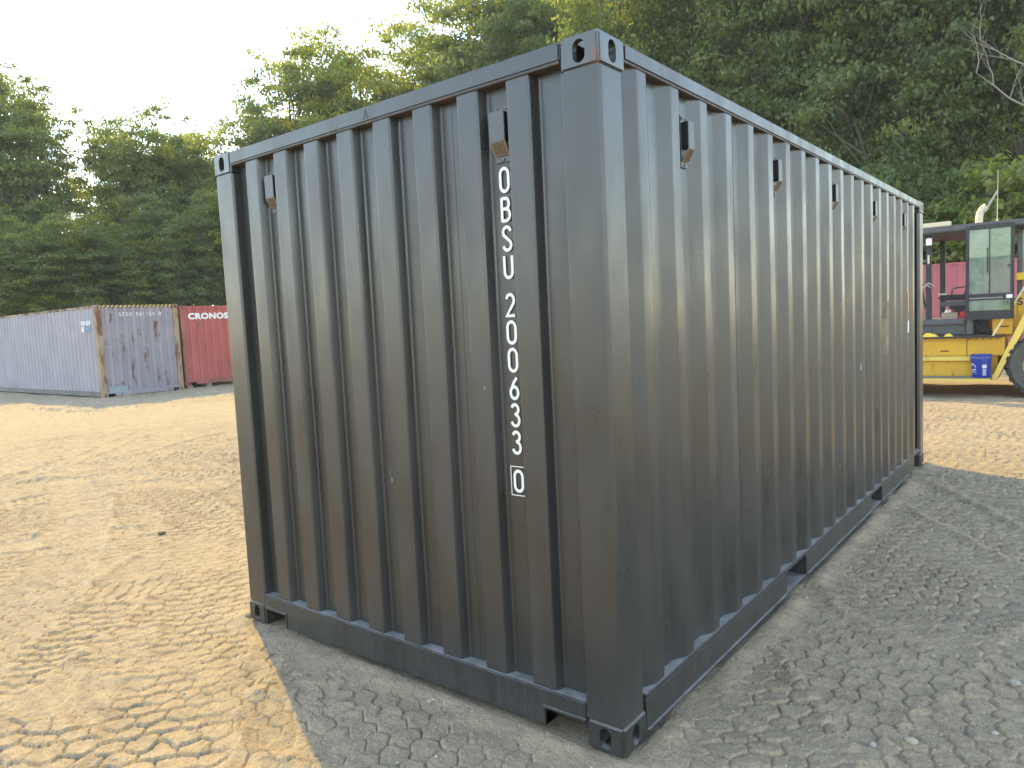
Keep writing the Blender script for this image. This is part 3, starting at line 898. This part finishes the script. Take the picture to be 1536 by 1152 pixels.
# cab
cab = fbox('cab_floor', M['mach_black'], -1.7, -.02, .18, 1.9, .99, 1.04, bevel=.004)
fbox('cab_front_panel', M['mach_grey'], -1.7, -.36, .20, .24, 1.045, 1.215, cab, .006)
fbox('cab_sill', M['mach_grey'], -1.7, -.36, .12, .30, 1.22, 1.305, cab, .012)
fbox('cab_box', M['mach_black'], -.36, -.05, .26, 1.7, 1.05, 1.30, cab, .01)
mb = MB(); mb.tube([(-.30, .18, 1.04), (-.30, .18, 1.31)], .06, 14); mb.build('filter_canister', M['mach_grey'], cab, smooth=True)
for (px0, px1, py0, py1) in ((-.965, -.885, .22, .32), (-.34, -.26, 1.75, 1.85), (-.965, -.885, 1.75, 1.85)):
    fbox('cab_pillar', M['mach_black'], px0, px1, py0, py1, 1.305, 2.765)
fbox('cab_pillar', M['mach_grey'], .33, .40, .45, .52, 1.66, 2.74)
fbox('cab_pillar', M['mach_grey'], .47, .53, .45, .52, 1.66, 2.74)
fbox('rear_screen', M['glass'], .404, .468, .478, .486, 1.70, 2.70, bevel=0)
rf = fbox('cab_roof', M['mach_grey'], -1.45, .54, .10, 1.95, 2.775, 2.875, bevel=.015)
fbox('roof_lining', M['mach_black'], -1.40, .50, .16, 1.90, 2.745, 2.7745, rf, .004)
fbox('light_bar', M['cream'], -1.5, -.58, .12, .24, 2.878, 2.955, rf, .010)
fbox('mirror_bracket', M['white'], -.95, -.86, .14, .19, 2.58, 2.70)
fbox('label_tag', M['cream'], -.935, -.905, .214, .2195, 2.27, 2.42, bevel=0)
# steering wheel and levers
mb = MB(); mb.tube([(-1.00, .42, 1.50), (-1.06, .44, 1.84), (-1.10, .46, 1.88)], .018, 8); mb.build('steering_column', M['mach_black'], fk)
mb = MB()
pts = [(-1.10 + .18 * math.cos(a), .50 + .18 * math.sin(a), 1.90 + .05 * math.cos(a)) for a in [2 * math.pi * k / 20 for k in range(21)]]
mb.tube(pts, .013, 6); mb.build('steering_wheel', M['mach_black'], fk)
for k, (x, z) in enumerate(((-.93, 1.88), (-.90, 1.92), (-.87, 1.90))):
    mb = MB(); mb.tube([(x - .08, .16, z - .02), (x, .15, z + .02), (x + .06, .15, z - .03)], .009, 6); mb.build('control_lever', M['steel'], fk)
# seat
st = fbox('seat', M['vinyl'], -.82, -.36, .50, .98, 1.62, 1.72, bevel=.035)
mb = MB(); mb.prism([(-.44, 1.68), (-.33, 1.66), (-.20, 2.30), (-.28, 2.34)], 1, .50, .98); mb.build('backrest', M['vinyl'], st, bevel=.03)
mb = MB(); mb.prism([(-.80, 1.52), (-.30, 1.52), (-.30, 1.62), (-.80, 1.60)], 1, .52, .96); mb.build('seat_base', M['mach_grey'], st, bevel=.01)
fbox('seat_suspension', M['mach_black'], -.66, -.34, .56, .92, 1.305, 1.52, st, .01)
mb = MB(); mb.tube([(-.60, .46, 1.66), (-.60, .46, 1.80), (-.57, .46, 1.83), (-.36, .46, 1.85)], .012, 6); mb.build('arm_rest', M['mach_black'], st)
fbox('cushion', M['cream'], -.83, -.68, .52, .96, 1.715, 1.75, st, .015)
# open door in its own plane
dr = MB()
DX0, DX1, DZ0, DZ1 = -.343, .325, 1.285, 2.825
dr.box(DX0, DX0 + .05, -.03, .0, DZ0, DZ1)
dr.box(DX1 - .05, DX1, -.03, .0, DZ0, DZ1)
dr.box(DX0 + .05, DX1 - .05, -.03, .0, DZ1 - .075, DZ1)
dr.box(DX0 + .05, DX1 - .05, -.03, .0, 1.60, 1.705)
dr.box(DX0 + .05, DX1 - .05, -.03, .0, DZ0, 1.43)
door = dr.build('cab_door', M['mach_black'], fk, bevel=.006)
fbox('sliding_pane', M['glass'], DX0 + .051, -.015, -.020, -.014, 1.706, DZ1 - .076, door, 0)
fbox('fixed_pane', M['glass'], -.005, DX1 - .051, -.012, -.006, 1.706, DZ1 - .076, door, 0)
fbox('pane_divider', M['mach_black'], -.018, -.002, -.026, -.003, 1.706, DZ1 - .076, door, .002)
fbox('lower_pane', M['glass'], DX0 + .051, DX1 - .051, -.018, -.012, 1.431, 1.599, door, 0)
fbox('door_latch', M['white'], DX1 - .105, DX1 - .02, -.052, -.031, 1.615, 1.675, door, .006)
fbox('pane_handle', M['mach_black'], -.045, -.030, -.035, -.021, 2.05, 2.45, door, .003)
fbox('pane_catch', M['mach_black'], DX1 - .085, DX1 - .045, -.036, -.013, 2.12, 2.16, door, .004)
fbox('trim_strip', M['steel'], DX0 + .055, DX1 - .15, -.034, -.0305, 1.628, 1.642, door, .001)
# exhaust with raised rain cap, aerial
mb = MB(); mb.tube([(-.24, .75, 2.60), (-.24, .75, 3.00), (-.225, .75, 3.09), (-.185, .75, 3.16), (-.13, .75, 3.20)], .058, 14); ex = mb.build('exhaust_pipe', M['cream'], fk, smooth=True)
mb = MB(); mb.tube([(-.131, .75, 3.199), (-.125, .75, 3.203)], .05, 14); mb.build('pipe_mouth', M['stripe_k'], ex)
mb = MB(); mb.prism([(-.155, 3.115), (-.135, 3.105), (.03, 3.42), (.012, 3.43)], 1, .70, .80); mb.build('rain_cap', M['steel'], ex, bevel=.003)
mb = MB(); mb.tube([(.04, .55, 2.87), (.04, .55, 2.93)], .02, 8); an = mb.build('aerial', M['cream'], fk)
mb = MB(); mb.tube([(.04, .55, 2.93), (.048, .55, 3.75)], [.007, .004], 6); mb.build('aerial_rod', M['cream'], an)
# wheels
def wheel(cx, cy, r, wdt, sgn):
    mb = MB()
    mb.lathe([(r*.52, 0), (r*.60, -.02), (r*.86, -.03), (r*.955, .015), (r*.965, wdt - .015), (r*.86, wdt + .03), (r*.60, wdt + .02), (r*.52, wdt)], (cx, cy, r), 1, 40, cap=False)
    w = mb.build('wheel', M['tyre_dust'], fk, smooth=True)
    mb = MB()
    for k in range(26):
        a = 2 * math.pi * k / 26
        for (y0, y1, da) in ((-.024, wdt * .52, 0.0), (wdt * .48, wdt + .024, .12)):
            ca, sa = math.cos(a + da), math.sin(a + da)
            vs = []
            for yy in (y0, y1):
                for (rad, tt) in ((r*.90, -.040), (r*.90, .040), (r, .032), (r, -.032)):
                    vs.append((cx + ca * rad - sa * tt, cy + yy, r + sa * rad + ca * tt))
            mb.add(vs, [(0,1,2,3), (4,5,6,7), (0,1,5,4), (1,2,6,5), (2,3,7,6), (3,0,4,7)])
    mb.build('tread', M['rubber'], w)
    mb = MB(); mb.lathe([(.03, wdt*.25), (r*.25, wdt*.22), (r*.30, wdt*.30), (r*.46, wdt*.32), (r*.50, .02), (r*.55, -.012), (r*.55, .01), (r*.515, wdt*.9), (.05, wdt*.9)], (cx, cy, r), 1, 28)
    mb.build('rim', M['yellow_pale'], w, smooth=True)
    for k in range(8):
        a = 2 * math.pi * k / 8
        mb = MB(); mb.lathe([(.014, 0), (.014, .03)], (cx + .37*r*math.cos(a), cy + wdt*.31 - .03, r + .37*r*math.sin(a)), 1, 6); mb.build('wheel_nut', M['steel'], w)
wheel(.735, -.02, .52, .30, 1); wheel(.735, 1.85, .52, .30, 1)
wheel(-2.35, -.10, .60, .42, 1); wheel(-2.35, 1.85, .60, .42, 1)
mb = MB(); mb.tube([(.18, .12, .70), (.185, .06, .58), (.20, .03, .50), (.235, .02, .42)], .016, 7); mb.build('hose', M['rubber'], fk)
for k in range(5):
    mb = MB(); mb.lathe([(.012, 0), (.012, .012)], (-.30 + .10 * k, .10 - .002, .955), 1, 6); mb.build('bolt', M['mach_black'], fk)
for k, z in enumerate((1.08, 1.12)):
    mb = MB(); mb.tube([(-.22, .20, z + .12), (-.16, .12, z + .04), (-.06, .10, z), (.01, .13, z - .03)], .013, 7); mb.build('hose', M['rubber'], fk)
for k in range(5):
    mb = MB(); mb.box(.72 + .0 * k, 1.12, .232, .2395, 1.18 + .06 * k, 1.205 + .06 * k); mb.build('vent_slat', M['mach_black'], fk)
# mast and forks at the front end
for y in (.45, 1.55):
    mb = MB(); mb.prism([(-3.30, .12), (-3.05, .12), (-3.05, 3.1), (-3.30, 3.1)], 1, y, y + .14); mb.build('mast_rail', M['mach_black'], fk, bevel=.01)
for z in (.5, 1.9, 3.0): fbox('mast_crossbar', M['mach_black'], -3.22, -3.10, .595, 1.545, z, z + .12)
for y in (.55, 1.40):
    mb = MB(); mb.prism([(-3.32, .10), (-4.6, .06), (-4.6, .10), (-3.40, .17), (-3.40, 1.0), (-3.32, 1.0)], 1, y, y + .16); mb.build('fork', M['mach_black'], fk, bevel=.006)

# small things on the machine
bk = empty('bucket', (-.115, YF - .04, .336), 0, 'blue plastic pail with white print on the forklift step', 'bucket')
mb = MB(); mb.lathe([(.126, 0), (.130, .006), (.143, .30), (.152, .302), (.152, .325), (.145, .328), (.146, .350), (.154, .352), (.154, .374), (.146, .376), (.138, .30), (.122, .02)], n=32); mb.build('pail', M['blue'], bk, smooth=True)
mb = MB(); mb.tube([(-.155, 0, .335), (-.13, -.09, .33), (0, -.162, .325), (.13, -.09, .33), (.155, 0, .335)], .004, 6); mb.build('handle', M['steel'], bk)
def on_pail(a, z, off=.0015):
    r = .126 + .017 * z / .30 + .0035 + off
    return (r * math.sin(a), -r * math.cos(a), z)
mb = MB()
ribbon(mb, [(-1.3 + .12 * k, .17 + .055 * math.sin(k * .45)) for k in range(8)] , .016, on_pail)
ribbon(mb, [(-1.15, .10), (-.85, .13), (-.45, .14), (-.42, .06), (-1.1, .06)], .012, lambda a, z: on_pail(a, z, .0022))
for k in range(3): ribbon(mb, [(-1.1 + .22 * k, .075), (-1.02 + .22 * k, .12), (-.94 + .22 * k, .075)], .012, lambda a, z, k=k: on_pail(a, z, .0030 + .0005 * k))
mb.build('print_logo', M['white'], bk)
mb = MB()
for k in range(7):
    ribbon(mb, [(.25, .04 + .016 * k), (.62, .04 + .016 * k)], .007, on_pail)
for k in range(3):
    ribbon(mb, [(.20 + .0 * k, .165 + .02 * k), (.40, .165 + .02 * k), (.66, .165 + .02 * k)], .015, lambda a, z, k=k: on_pail(a, z, .0020 + .0005 * k))
mb.build('print_label', M['white'], bk)

def rag(name, loc, sx, sy, h, mat, label, cat):
    n = 14; v = []; f = []
    rn = random.Random(hash(name + str(loc)) % 1000 if False else int(abs(loc[0] * 1000)))
    for i in range(n + 1):
        for j in range(n + 1):
            u, w = i / n - .5, j / n - .5
            e = max(0.0, 1 - (2 * abs(u)) ** 3) * max(0.0, 1 - (2 * abs(w)) ** 3)
            z = h * e * (.45 + .55 * float(vnoise(np.array([u * 7 + loc[0] * 9]), np.array([w * 7 + 3.3]), 9)[0]))
            v.append((u * sx, w * sy, z + .001))
    for i in range(n):
        for j in range(n):
            a = i * (n + 1) + j; f.append((a, a + n + 1, a + n + 2, a + 1))
    v += [(x, y, 0.0) for (x, y, z) in v]; N = (n + 1) ** 2
    f += [(N + q[3], N + q[2], N + q[1], N + q[0]) for q in f]
    mb = MB(); mb.add(v, f); o = mb.build(name, mat, smooth=True); o.location = loc
    return tag(o, label, cat)
# box of odds and ends on the cab sill
bxr = empty('open_box', (-.62, YF + .42, 1.306), 0, 'open cardboard box of bits on the forklift cab floor', 'box')
fbox('cab_deck', M['mach_black'], -1.7, -.36, .245, 1.74, 1.225, 1.3055, cab, .003)
for (x0, x1, y0, y1) in ((-.12, .12, -.10, -.092), (-.12, .12, .092, .10), (-.12, -.112, -.0915, .0915), (.112, .12, -.0915, .0915)):
    MB().box(x0, x1, y0, y1, 0, .11).build('box_side', M['card'], bxr)
MB().box(-.111, .111, -.0915, .0915, 0.0, .006).build('box_base', M['card'], bxr)
for i, (x, y, mt) in enumerate(((-.05, -.02, 'white'), (.04, .01, 'rag_red'), (-.01, .05, 'white'))):
    mb = MB(); mb.lathe([(.034, .008), (.036, .10), (.034, .125), (.016, .14), (.016, .16)], (0, 0, 0), 2, 12)
    o = mb.build('bottle', M[mt], smooth=True); o.location = (-.62 + x, YF + .42 + y, 1.306)
    if mt == 'white': tag(o, 'small white plastic bottle standing in the open box', 'bottle', 'bottles in the open box')
    else: tag(o, 'small red bottle standing in the open box', 'bottle')
rag('rag', (-.40, YF + .40, 1.306), .22, .2, .16, M['rag_red'], 'crumpled red cloth beside the open box in the cab', 'cloth')
fbox('side_deck', M['mach_black'], -1.7, .16, -.02, .176, .987, 1.012, cab, .003)
rag('work_glove', (-.88, YF + .08, 1.013), .26, .14, .075, M['rag_yellow'], 'larger crumpled yellow cloth on the forklift side deck', 'cloth')
rag('work_glove', (-.60, YF + .08, 1.013), .13, .11, .06, M['rag_yellow'], 'smaller crumpled yellow cloth on the forklift side deck', 'cloth')

# ------------------------------------------------------------------ trees
def tree_parts(seed, H, rx, rz, zc, n_lobe, n_clump, per, leaf, limbs=12, clump_r=(.45, 1.0), trunk_r=None, low=0.0):
    """a trunk mesh with limbs and a crown mesh of separate leaves gathered in clumps along lobes of the crown"""
    rn = np.random.default_rng(seed); rd = random.Random(seed)
    tr = MB(); r0 = trunk_r or H * .017
    P = [(0, 0, -.1)]
    x = y = 0
    for k in range(1, 9):
        x += rd.uniform(-.03, .03) * H * .3; y += rd.uniform(-.03, .03) * H * .3
        P.append((x, y, H * .86 * k / 8))
    tr.tube(P, [r0 * (1.35 if k == 0 else 1 - .105 * k) for k in range(9)], 8)
    lobes = []
    for k in range(n_lobe):
        a = 2 * math.pi * (k * .618 + rd.uniform(-.08, .08)); zz = zc + rz * (-.62 + 1.35 * (k + .5) / n_lobe) + rd.uniform(-.4, .4)
        rr = rx * math.sqrt(max(.05, 1 - ((zz - zc) / (rz * 1.12)) ** 2)) * rd.uniform(.42, .72)
        lobes.append((rr * math.cos(a), rr * math.sin(a), zz, rx * rd.uniform(.34, .55), rz * rd.uniform(.22, .36)))
    tips = []
    for k, lb in enumerate(lobes[:limbs]):
        zb = max(H * .16, lb[2] - rd.uniform(.12, .28) * H); i = min(7, int(zb / (H * .86) * 8)); s = Vector(P[i + 1] if i < 8 else P[8])
        e = Vector(lb[:3]) ; mdl = s.lerp(e, .5) + Vector((0, 0, -.06 * H * .4)) + Vector((rd.uniform(-.3, .3), rd.uniform(-.3, .3), 0))
        tr.tube([s, s.lerp(mdl, .5), mdl, mdl.lerp(e, .5) + Vector((0, 0, .2)), e], [r0*.42, r0*.36, r0*.28, r0*.2, r0*.08], 6, cap=False)
        for q in range(4):
            t = Vector((e.x + rd.uniform(-1, 1) * lb[3], e.y + rd.uniform(-1, 1) * lb[3], e.z + rd.uniform(-.4, 1) * lb[4]))
            m_ = mdl.lerp(e, rd.uniform(.1, .8)); tr.tube([m_, m_.lerp(t, .5) + Vector((0, 0, -.1)), t], [r0*.16, r0*.10, r0*.03], 5, cap=False)
    # clumps
    C = []
    for k in range(n_clump):
        lb = lobes[k % n_lobe]
        d = rn.normal(size=3); d /= np.linalg.norm(d)
        rad = rn.uniform(.35, 1.08) ** .5
        c = np.array(lb[:3]) + d * rad * np.array([lb[3], lb[3], lb[4]])
        if c[2] < low: c[2] = low + rn.uniform(0, .6)
        C.append(c)
    C = np.array(C); nc = len(C)
    cr = rn.uniform(clump_r[0], clump_r[1], nc); ct = rn.uniform(0, 1, nc)
    n = nc * per
    ci = np.repeat(np.arange(nc), per)
    d = rn.normal(size=(n, 3)); d /= np.linalg.norm(d, axis=1)[:, None]
    d[:, 2] = np.where(d[:, 2] < -.2, -d[:, 2] * .6, d[:, 2])
    rad = rn.uniform(.15, 1.15, n) ** .7
    p = C[ci] + d * (rad * cr[ci])[:, None] * np.array([1, 1, .62])
    nrm = d * .55 + rn.normal(size=(n, 3)) * .5 + np.array([0, 0, .45]); nrm /= np.linalg.norm(nrm, axis=1)[:, None]
    t = rn.normal(size=(n, 3)); t -= nrm * (t * nrm).sum(1)[:, None]; t /= np.linalg.norm(t, axis=1)[:, None]
    bt = np.cross(nrm, t)
    s = leaf * rn.uniform(.6, 1.35, n)[:, None]
    v = np.stack([p - t * s * .55, p + bt * s * .34 + nrm * s * .08, p + t * s * .55 - nrm * s * .12, p - bt * s * .34 + nrm * s * .08], 1).reshape(-1, 3)
    me = bpy.data.meshes.new('crown')
    me.vertices.add(len(v)); me.vertices.foreach_set('co', v.ravel())
    me.loops.add(4 * n); me.loops.foreach_set('vertex_index', np.arange(4 * n, dtype=np.int32))
    me.polygons.add(n); me.polygons.foreach_set('loop_start', np.arange(n, dtype=np.int32) * 4)
    me.update(calc_edges=True)
    at = me.attributes.new('tint', 'FLOAT', 'FACE')
    at.data.foreach_set('value', np.clip(ct[ci] * .55 + rn.uniform(0, .45, n), 0, 1).astype(np.float32))
    return tr.mesh('trunk', M['bark'], smooth=True), me

def horiz(px, d):
    py = 521 - px / 1536 * 75
    h = CAM_RIGHT * ((px - 768) / 1097.7455) + CAM_UP * ((576 - py) / 1097.7455) + CAM_FWD
    h.z = 0; h.normalize()
    return CAM_POS.x + h.x * d, CAM_POS.y + h.y * d

KIND = {
 # H, crown radius, half height, centre, lobes, clumps, per, leaf
 'round':  tree_parts(1, 12, 3.6, 4.6, 7.2, 16, 420, 100, .155, 14),
 'tall':   tree_parts(2, 15, 3.8, 6.2, 8.8, 20, 480, 96, .155, 18),
 'open':   tree_parts(3, 13, 3.8, 5.0, 8.0, 18, 260, 90, .15, 16, (.4, .9)),
 'broad':  tree_parts(4, 14, 5.0, 5.4, 8.4, 22, 560, 90, .165, 18),
 'big':    tree_parts(5, 16, 5.2, 6.6, 9.4, 26, 640, 84, .165, 22),
 'bigfine':  tree_parts(15, 16, 5.2, 6.6, 9.4, 26, 640, 100, .135, 22, (.5, 1.05)),
 'broadfine':  tree_parts(14, 14, 5.0, 5.4, 8.4, 22, 560, 100, .135, 18, (.5, 1.05)),
 'shrub':  tree_parts(6, 4.2, 2.2, 1.9, 2.2, 12, 220, 70, .15, 8, (.35, .75), .06, .15),
 'layer':  tree_parts(7, 5.0, 2.4, 2.3, 2.7, 16, 260, 90, .11, 10, (.35, .8), .06, .15),
}
rt = random.Random(5)
def tree(kind, px, d, sc, sz, label, mat='leaf', name='broadleaf_tree', group=None, cat='tree', rot=None):
    x, y = horiz(px, d)
    root = empty(name, (x, y, -.05), rt.uniform(0, 6.28) if rot is None else rot, label, cat, group)
    root.scale = (sc, sc, sz)
    trk, crn = KIND[kind]
    link('trunk', trk, root)
    if not crn.materials: crn.materials.append(M['leaf'])
    c = link('crown', crn, root)
    c.material_slots[0].link = 'OBJECT'
    c.material_slots[0].material = M[mat]
    return root
# individually visible trees, left to right along the edge of the yard
tree('tall', 5, 47, 1.05, 1.12, 'tall leafy tree behind the long violet container, thin upper twigs', 'leaf')
tree('tall', 62, 45, .62, 1.0, 'slim leafy tree beside the gap of sky above the violet container', 'leaf')
tree('open', 208, 46, .85, 1.14, 'loose-crowned tree above the hazard striped header of the violet container', 'leaf')
tree('broad', 270, 47, .85, 1.06, 'loose-crowned tree above the red container with white lettering', 'leaf')
tree('round', 330, 49, 1.1, 1.12, 'yellow green tree next to the round-topped tree, lower than it', 'leaf_yellow')
tree('round', 462, 50, 1.22, 1.66, 'round-topped darker tree standing out against the sky', 'leaf')
tree('broad', 572, 50, 1.25, 1.52, 'broad yellow green tree right behind the round-topped tree', 'leaf_yellow')
tree('big', 700, 51, 1.15, 1.40, 'high yellow green tree over the middle of the black container end', 'leaf_yellow')
tree('big', 800, 46, 1.15, 1.40, 'high tree over the black container near corner, pale leaves', 'leaf_yellow')
tree('bigfine', 905, 42, 1.1, 1.42, 'very tall tree directly above the near corner casting of the black container', 'leaf')
tree('broadfine', 985, 35, 1.0, 1.38, 'dense tree over the near part of the black container side', 'leaf')
tree('bigfine', 1080, 34, 1.0, 1.30, 'dense green tree over the middle of the black container side', 'leaf_dark')
tree('broadfine', 1175, 31, 1.0, 1.36, 'dark green tree over the far part of the black container side', 'leaf_dark')
tree('bigfine', 1265, 34, 1.0, 1.30, 'tall tree with dark trunk showing among sunlit leaves', 'leaf')
tree('broadfine', 1350, 29.5, 1.0, 1.34, 'dark spreading tree above the far end of the black container', 'leaf_dark')
tree('bigfine', 1440, 32, 1.0, 1.28, 'dark spreading tree above the forklift cab', 'leaf_dark')
tree('broadfine', 1530, 30, 1.0, 1.38, 'dark tree behind the forklift counterweight', 'leaf_dark')
tree('layer', 1545, 26.5, 1.25, 1.05, 'bright green feathery shrub behind the forklift aerial', 'leaf', 'shrub', cat='shrub')
# second row closing the wood behind them
for i, px in enumerate(list(range(-90, 60, 75)) + list(range(215, 1680, 86))):
    d = 58 if px < 800 else 44
    tree(('big', 'broad', 'tall')[i % 3], px + rt.uniform(-18, 18), d + rt.uniform(-2, 4), 1.15, (.92 if px < 140 else .86 if px < 330 else 1.15 if px < 560 else 1.5),
         'broadleaf tree deeper in the wood, mostly hidden by the front row', ('leaf', 'leaf_dark')[i % 2] if px > 380 else 'leaf', group='trees deeper in the wood')
# undergrowth under the trees
for i, px in enumerate(list(range(-50, 470, 44))):
    tree(('round', 'open', 'broad')[i % 3], px + rt.uniform(-14, 14), 41 + rt.uniform(-1.5, 2.0), rt.uniform(.55, .78), rt.uniform(.42, .72), 'young leafy tree crowding the foot of the wood behind the violet and red containers', ('leaf_dark', 'leaf', 'leaf_dark', 'leaf_yellow')[i % 4], 'young_tree', 'young trees along the foot of the wood', 'tree')
for i, px in enumerate(list(range(1300, 1620, 40))):
    tree('shrub', px, 25.5 + rt.uniform(-1, 2.0), rt.uniform(.95, 1.4), rt.uniform(1.1, 1.7), 'leafy green bush behind the pinkish container at the foot of the trees', 'leaf_dark' if i % 3 else 'leaf', 'bush', 'bushes along the foot of the wood', 'bush')
# dead tree with bare pale branches
dx, dy = horiz(1575, 23.8)
dt = empty('dead_tree', (dx, dy, -.05), 0, 'dead tree with bare pale branches among the green crowns', 'tree')
mb = MB(); mb.tube([(0, 0, -.1), (.1, 0, 3), (.05, .1, 6), (-.1, .1, 8.2), (-.3, .1, 9.6)], [.17, .14, .11, .08, .04], 8); mb.build('trunk', M['deadwood'], dt, smooth=True)
rd = random.Random(21)
def limb(p, dirv, ln, r, depth):
    p = Vector(p); pts = [p.copy()]; d = Vector(dirv).normalized()
    for k in range(4):
        d = (d + Vector((rd.uniform(-.3, .3), rd.uniform(-.3, .3), rd.uniform(-.12, .3)))).normalized(); p = p + d * ln / 4; pts.append(p.copy())
    mb.tube(pts, [r, r*.8, r*.62, r*.45, r*.2], 6, cap=False)
    if depth:
        for k in (1, 2, 3, 4):
            limb(pts[k], d + Vector((rd.uniform(-.9, .9), rd.uniform(-.5, .5), rd.uniform(-.3, .8))), ln * .5, r * .45, depth - 1)
for (z, dv, ln, r) in ((6.3, (-1, .0, .50), 2.2, .035), (7.4, (-1, -.1, .6), 2.0, .03), (6.6, (.8, .2, .6), 2.0, .05), (8.4, (-.6, .1, .9), 1.6, .04)):
    mb = MB(); limb((0, .08, z), dv, ln, r, 2); mb.build('branch', M['deadwood'], dt)

# ------------------------------------------------------------------ loose stones
def stone_mesh(seed, n=1):
    rd2 = random.Random(seed); bm = bmesh.new(); bmesh.ops.create_icosphere(bm, subdivisions=n, radius=1)
    for v in bm.verts: v.co *= rd2.uniform(.72, 1.12)
    me = bpy.data.meshes.new('stone'); bm.to_mesh(me); bm.free(); me.materials.append(M['stone']); return me
def gh(x, y): return float(ground_height(np.array([x]), np.array([y]))[0])
def gpix(px, py):
    d = CAM_RIGHT * ((px - 768) / 1097.7455) + CAM_UP * ((576 - py) / 1097.7455) + CAM_FWD
    k = -CAM_POS.z / d.z
    return CAM_POS.x + d.x * k, CAM_POS.y + d.y * k
sm = [stone_mesh(k, 2) for k in range(3)]
for i, (px, py, s) in enumerate(((1366, 1115, .020), (1310, 1120, .017), (1522, 1028, .022), (1492, 1102, .012), (1209, 898, .012), (80, 1082, .010), (645, 1054, .012), (1400, 986, .010))):
    x, y = gpix(px, py); o = link('stone', sm[i % 3]); o.location = (x, y, gh(x, y) + s * .25); o.scale = (s * 1.25, s, s * .6); o.rotation_euler = (0, 0, i * 1.3)
    tag(o, 'small pale stone lying on the tyre-marked yard', 'stone', 'loose pale stones on the yard')
# a clod of dark earth in the sun
x, y = gpix(243, 806); mb = MB()
o = link('earth_clod', stone_mesh(9, 2)); o.data.materials[0] = simple('dark_earth', (0.10, 0.085, 0.06), 0.95, var=.3, scale=30); o.location = (x, y, gh(x, y) + .008); o.scale = (.040, .022, .016); o.rotation_euler = (0, 0, .5)
tag(o, 'dark clod of earth lying on the sunlit yard', 'clod')
# grit too small to count
rn = np.random.default_rng(4); rd = random.Random(4)
oct_v = np.array([(1,0,0), (-1,0,0), (0,1,0), (0,-1,0), (0,0,1), (0,0,-1)], float)
oct_f = np.array([(0,2,4), (2,1,4), (1,3,4), (3,0,4), (2,0,5), (1,2,5), (3,1,5), (0,3,5)])
N1, N2 = 9000, 2600
a = rn.uniform(R(-80), R(4), N1); r = 1.8 + 7.5 * rn.uniform(0, 1, N1) ** 1.5
gx = 1.3 + np.sin(a) * r; gy = -2.2 + np.cos(a) * r; gs = rn.uniform(.0018, .0052, N1) * (1 + (rn.uniform(0, 1, N1) > .97) * 1.0)
hx = -18.9 + rn.normal(0, 1.1, N2); hy = rn.uniform(4.6, 12.4, N2); hs = rn.uniform(.006, .024, N2)
gx = np.concatenate([gx, hx]); gy = np.concatenate([gy, hy]); gs = np.concatenate([gs, hs])
ok = ~((gx > -2.5) & (gx < .03) & (gy > -.03) & (gy < 6.1)); gx, gy, gs = gx[ok], gy[ok], gs[ok]
gz = ground_height(gx, gy)
n = len(gx)
v = oct_v[None] * rn.uniform(.6, 1.25, (n, 6, 1)) * gs[:, None, None]
th = rn.uniform(0, 6.28, n); c, s = np.cos(th)[:, None], np.sin(th)[:, None]
v = np.stack([v[..., 0]*c - v[..., 1]*s, v[..., 0]*s + v[..., 1]*c, v[..., 2] * .75], -1) + np.stack([gx, gy, gz + gs * .3], -1)[:, None]
f = (oct_f[None] + (np.arange(n) * 6)[:, None, None]).reshape(-1, 3)
me = bpy.data.meshes.new('gravel'); me.from_pydata(v.reshape(-1, 3).tolist(), [], f.tolist()); me.materials.append(M['stone']); me.update()
tag(link('gravel', me), 'loose grit and gravel scattered over the yard', 'gravel', kind='stuff')


# ------------------------------------------------------------------ thin summer haze over the whole place
m = NT('summer_haze')
pv = m.n('ShaderNodeVolumePrincipled')
pv.inputs['Color'].default_value = (0.84, 0.93, 1.0, 1)
pv.inputs['Density'].default_value = 0.0008
pv.inputs['Anisotropy'].default_value = 0.0
m.l(pv.outputs[0], m.out.inputs['Volume'])
tag(MB().box(-320, 320, -320, 320, -1.2, 30).build('haze', m.mat), 'thin pale summer haze over the yard', 'haze', kind='stuff')
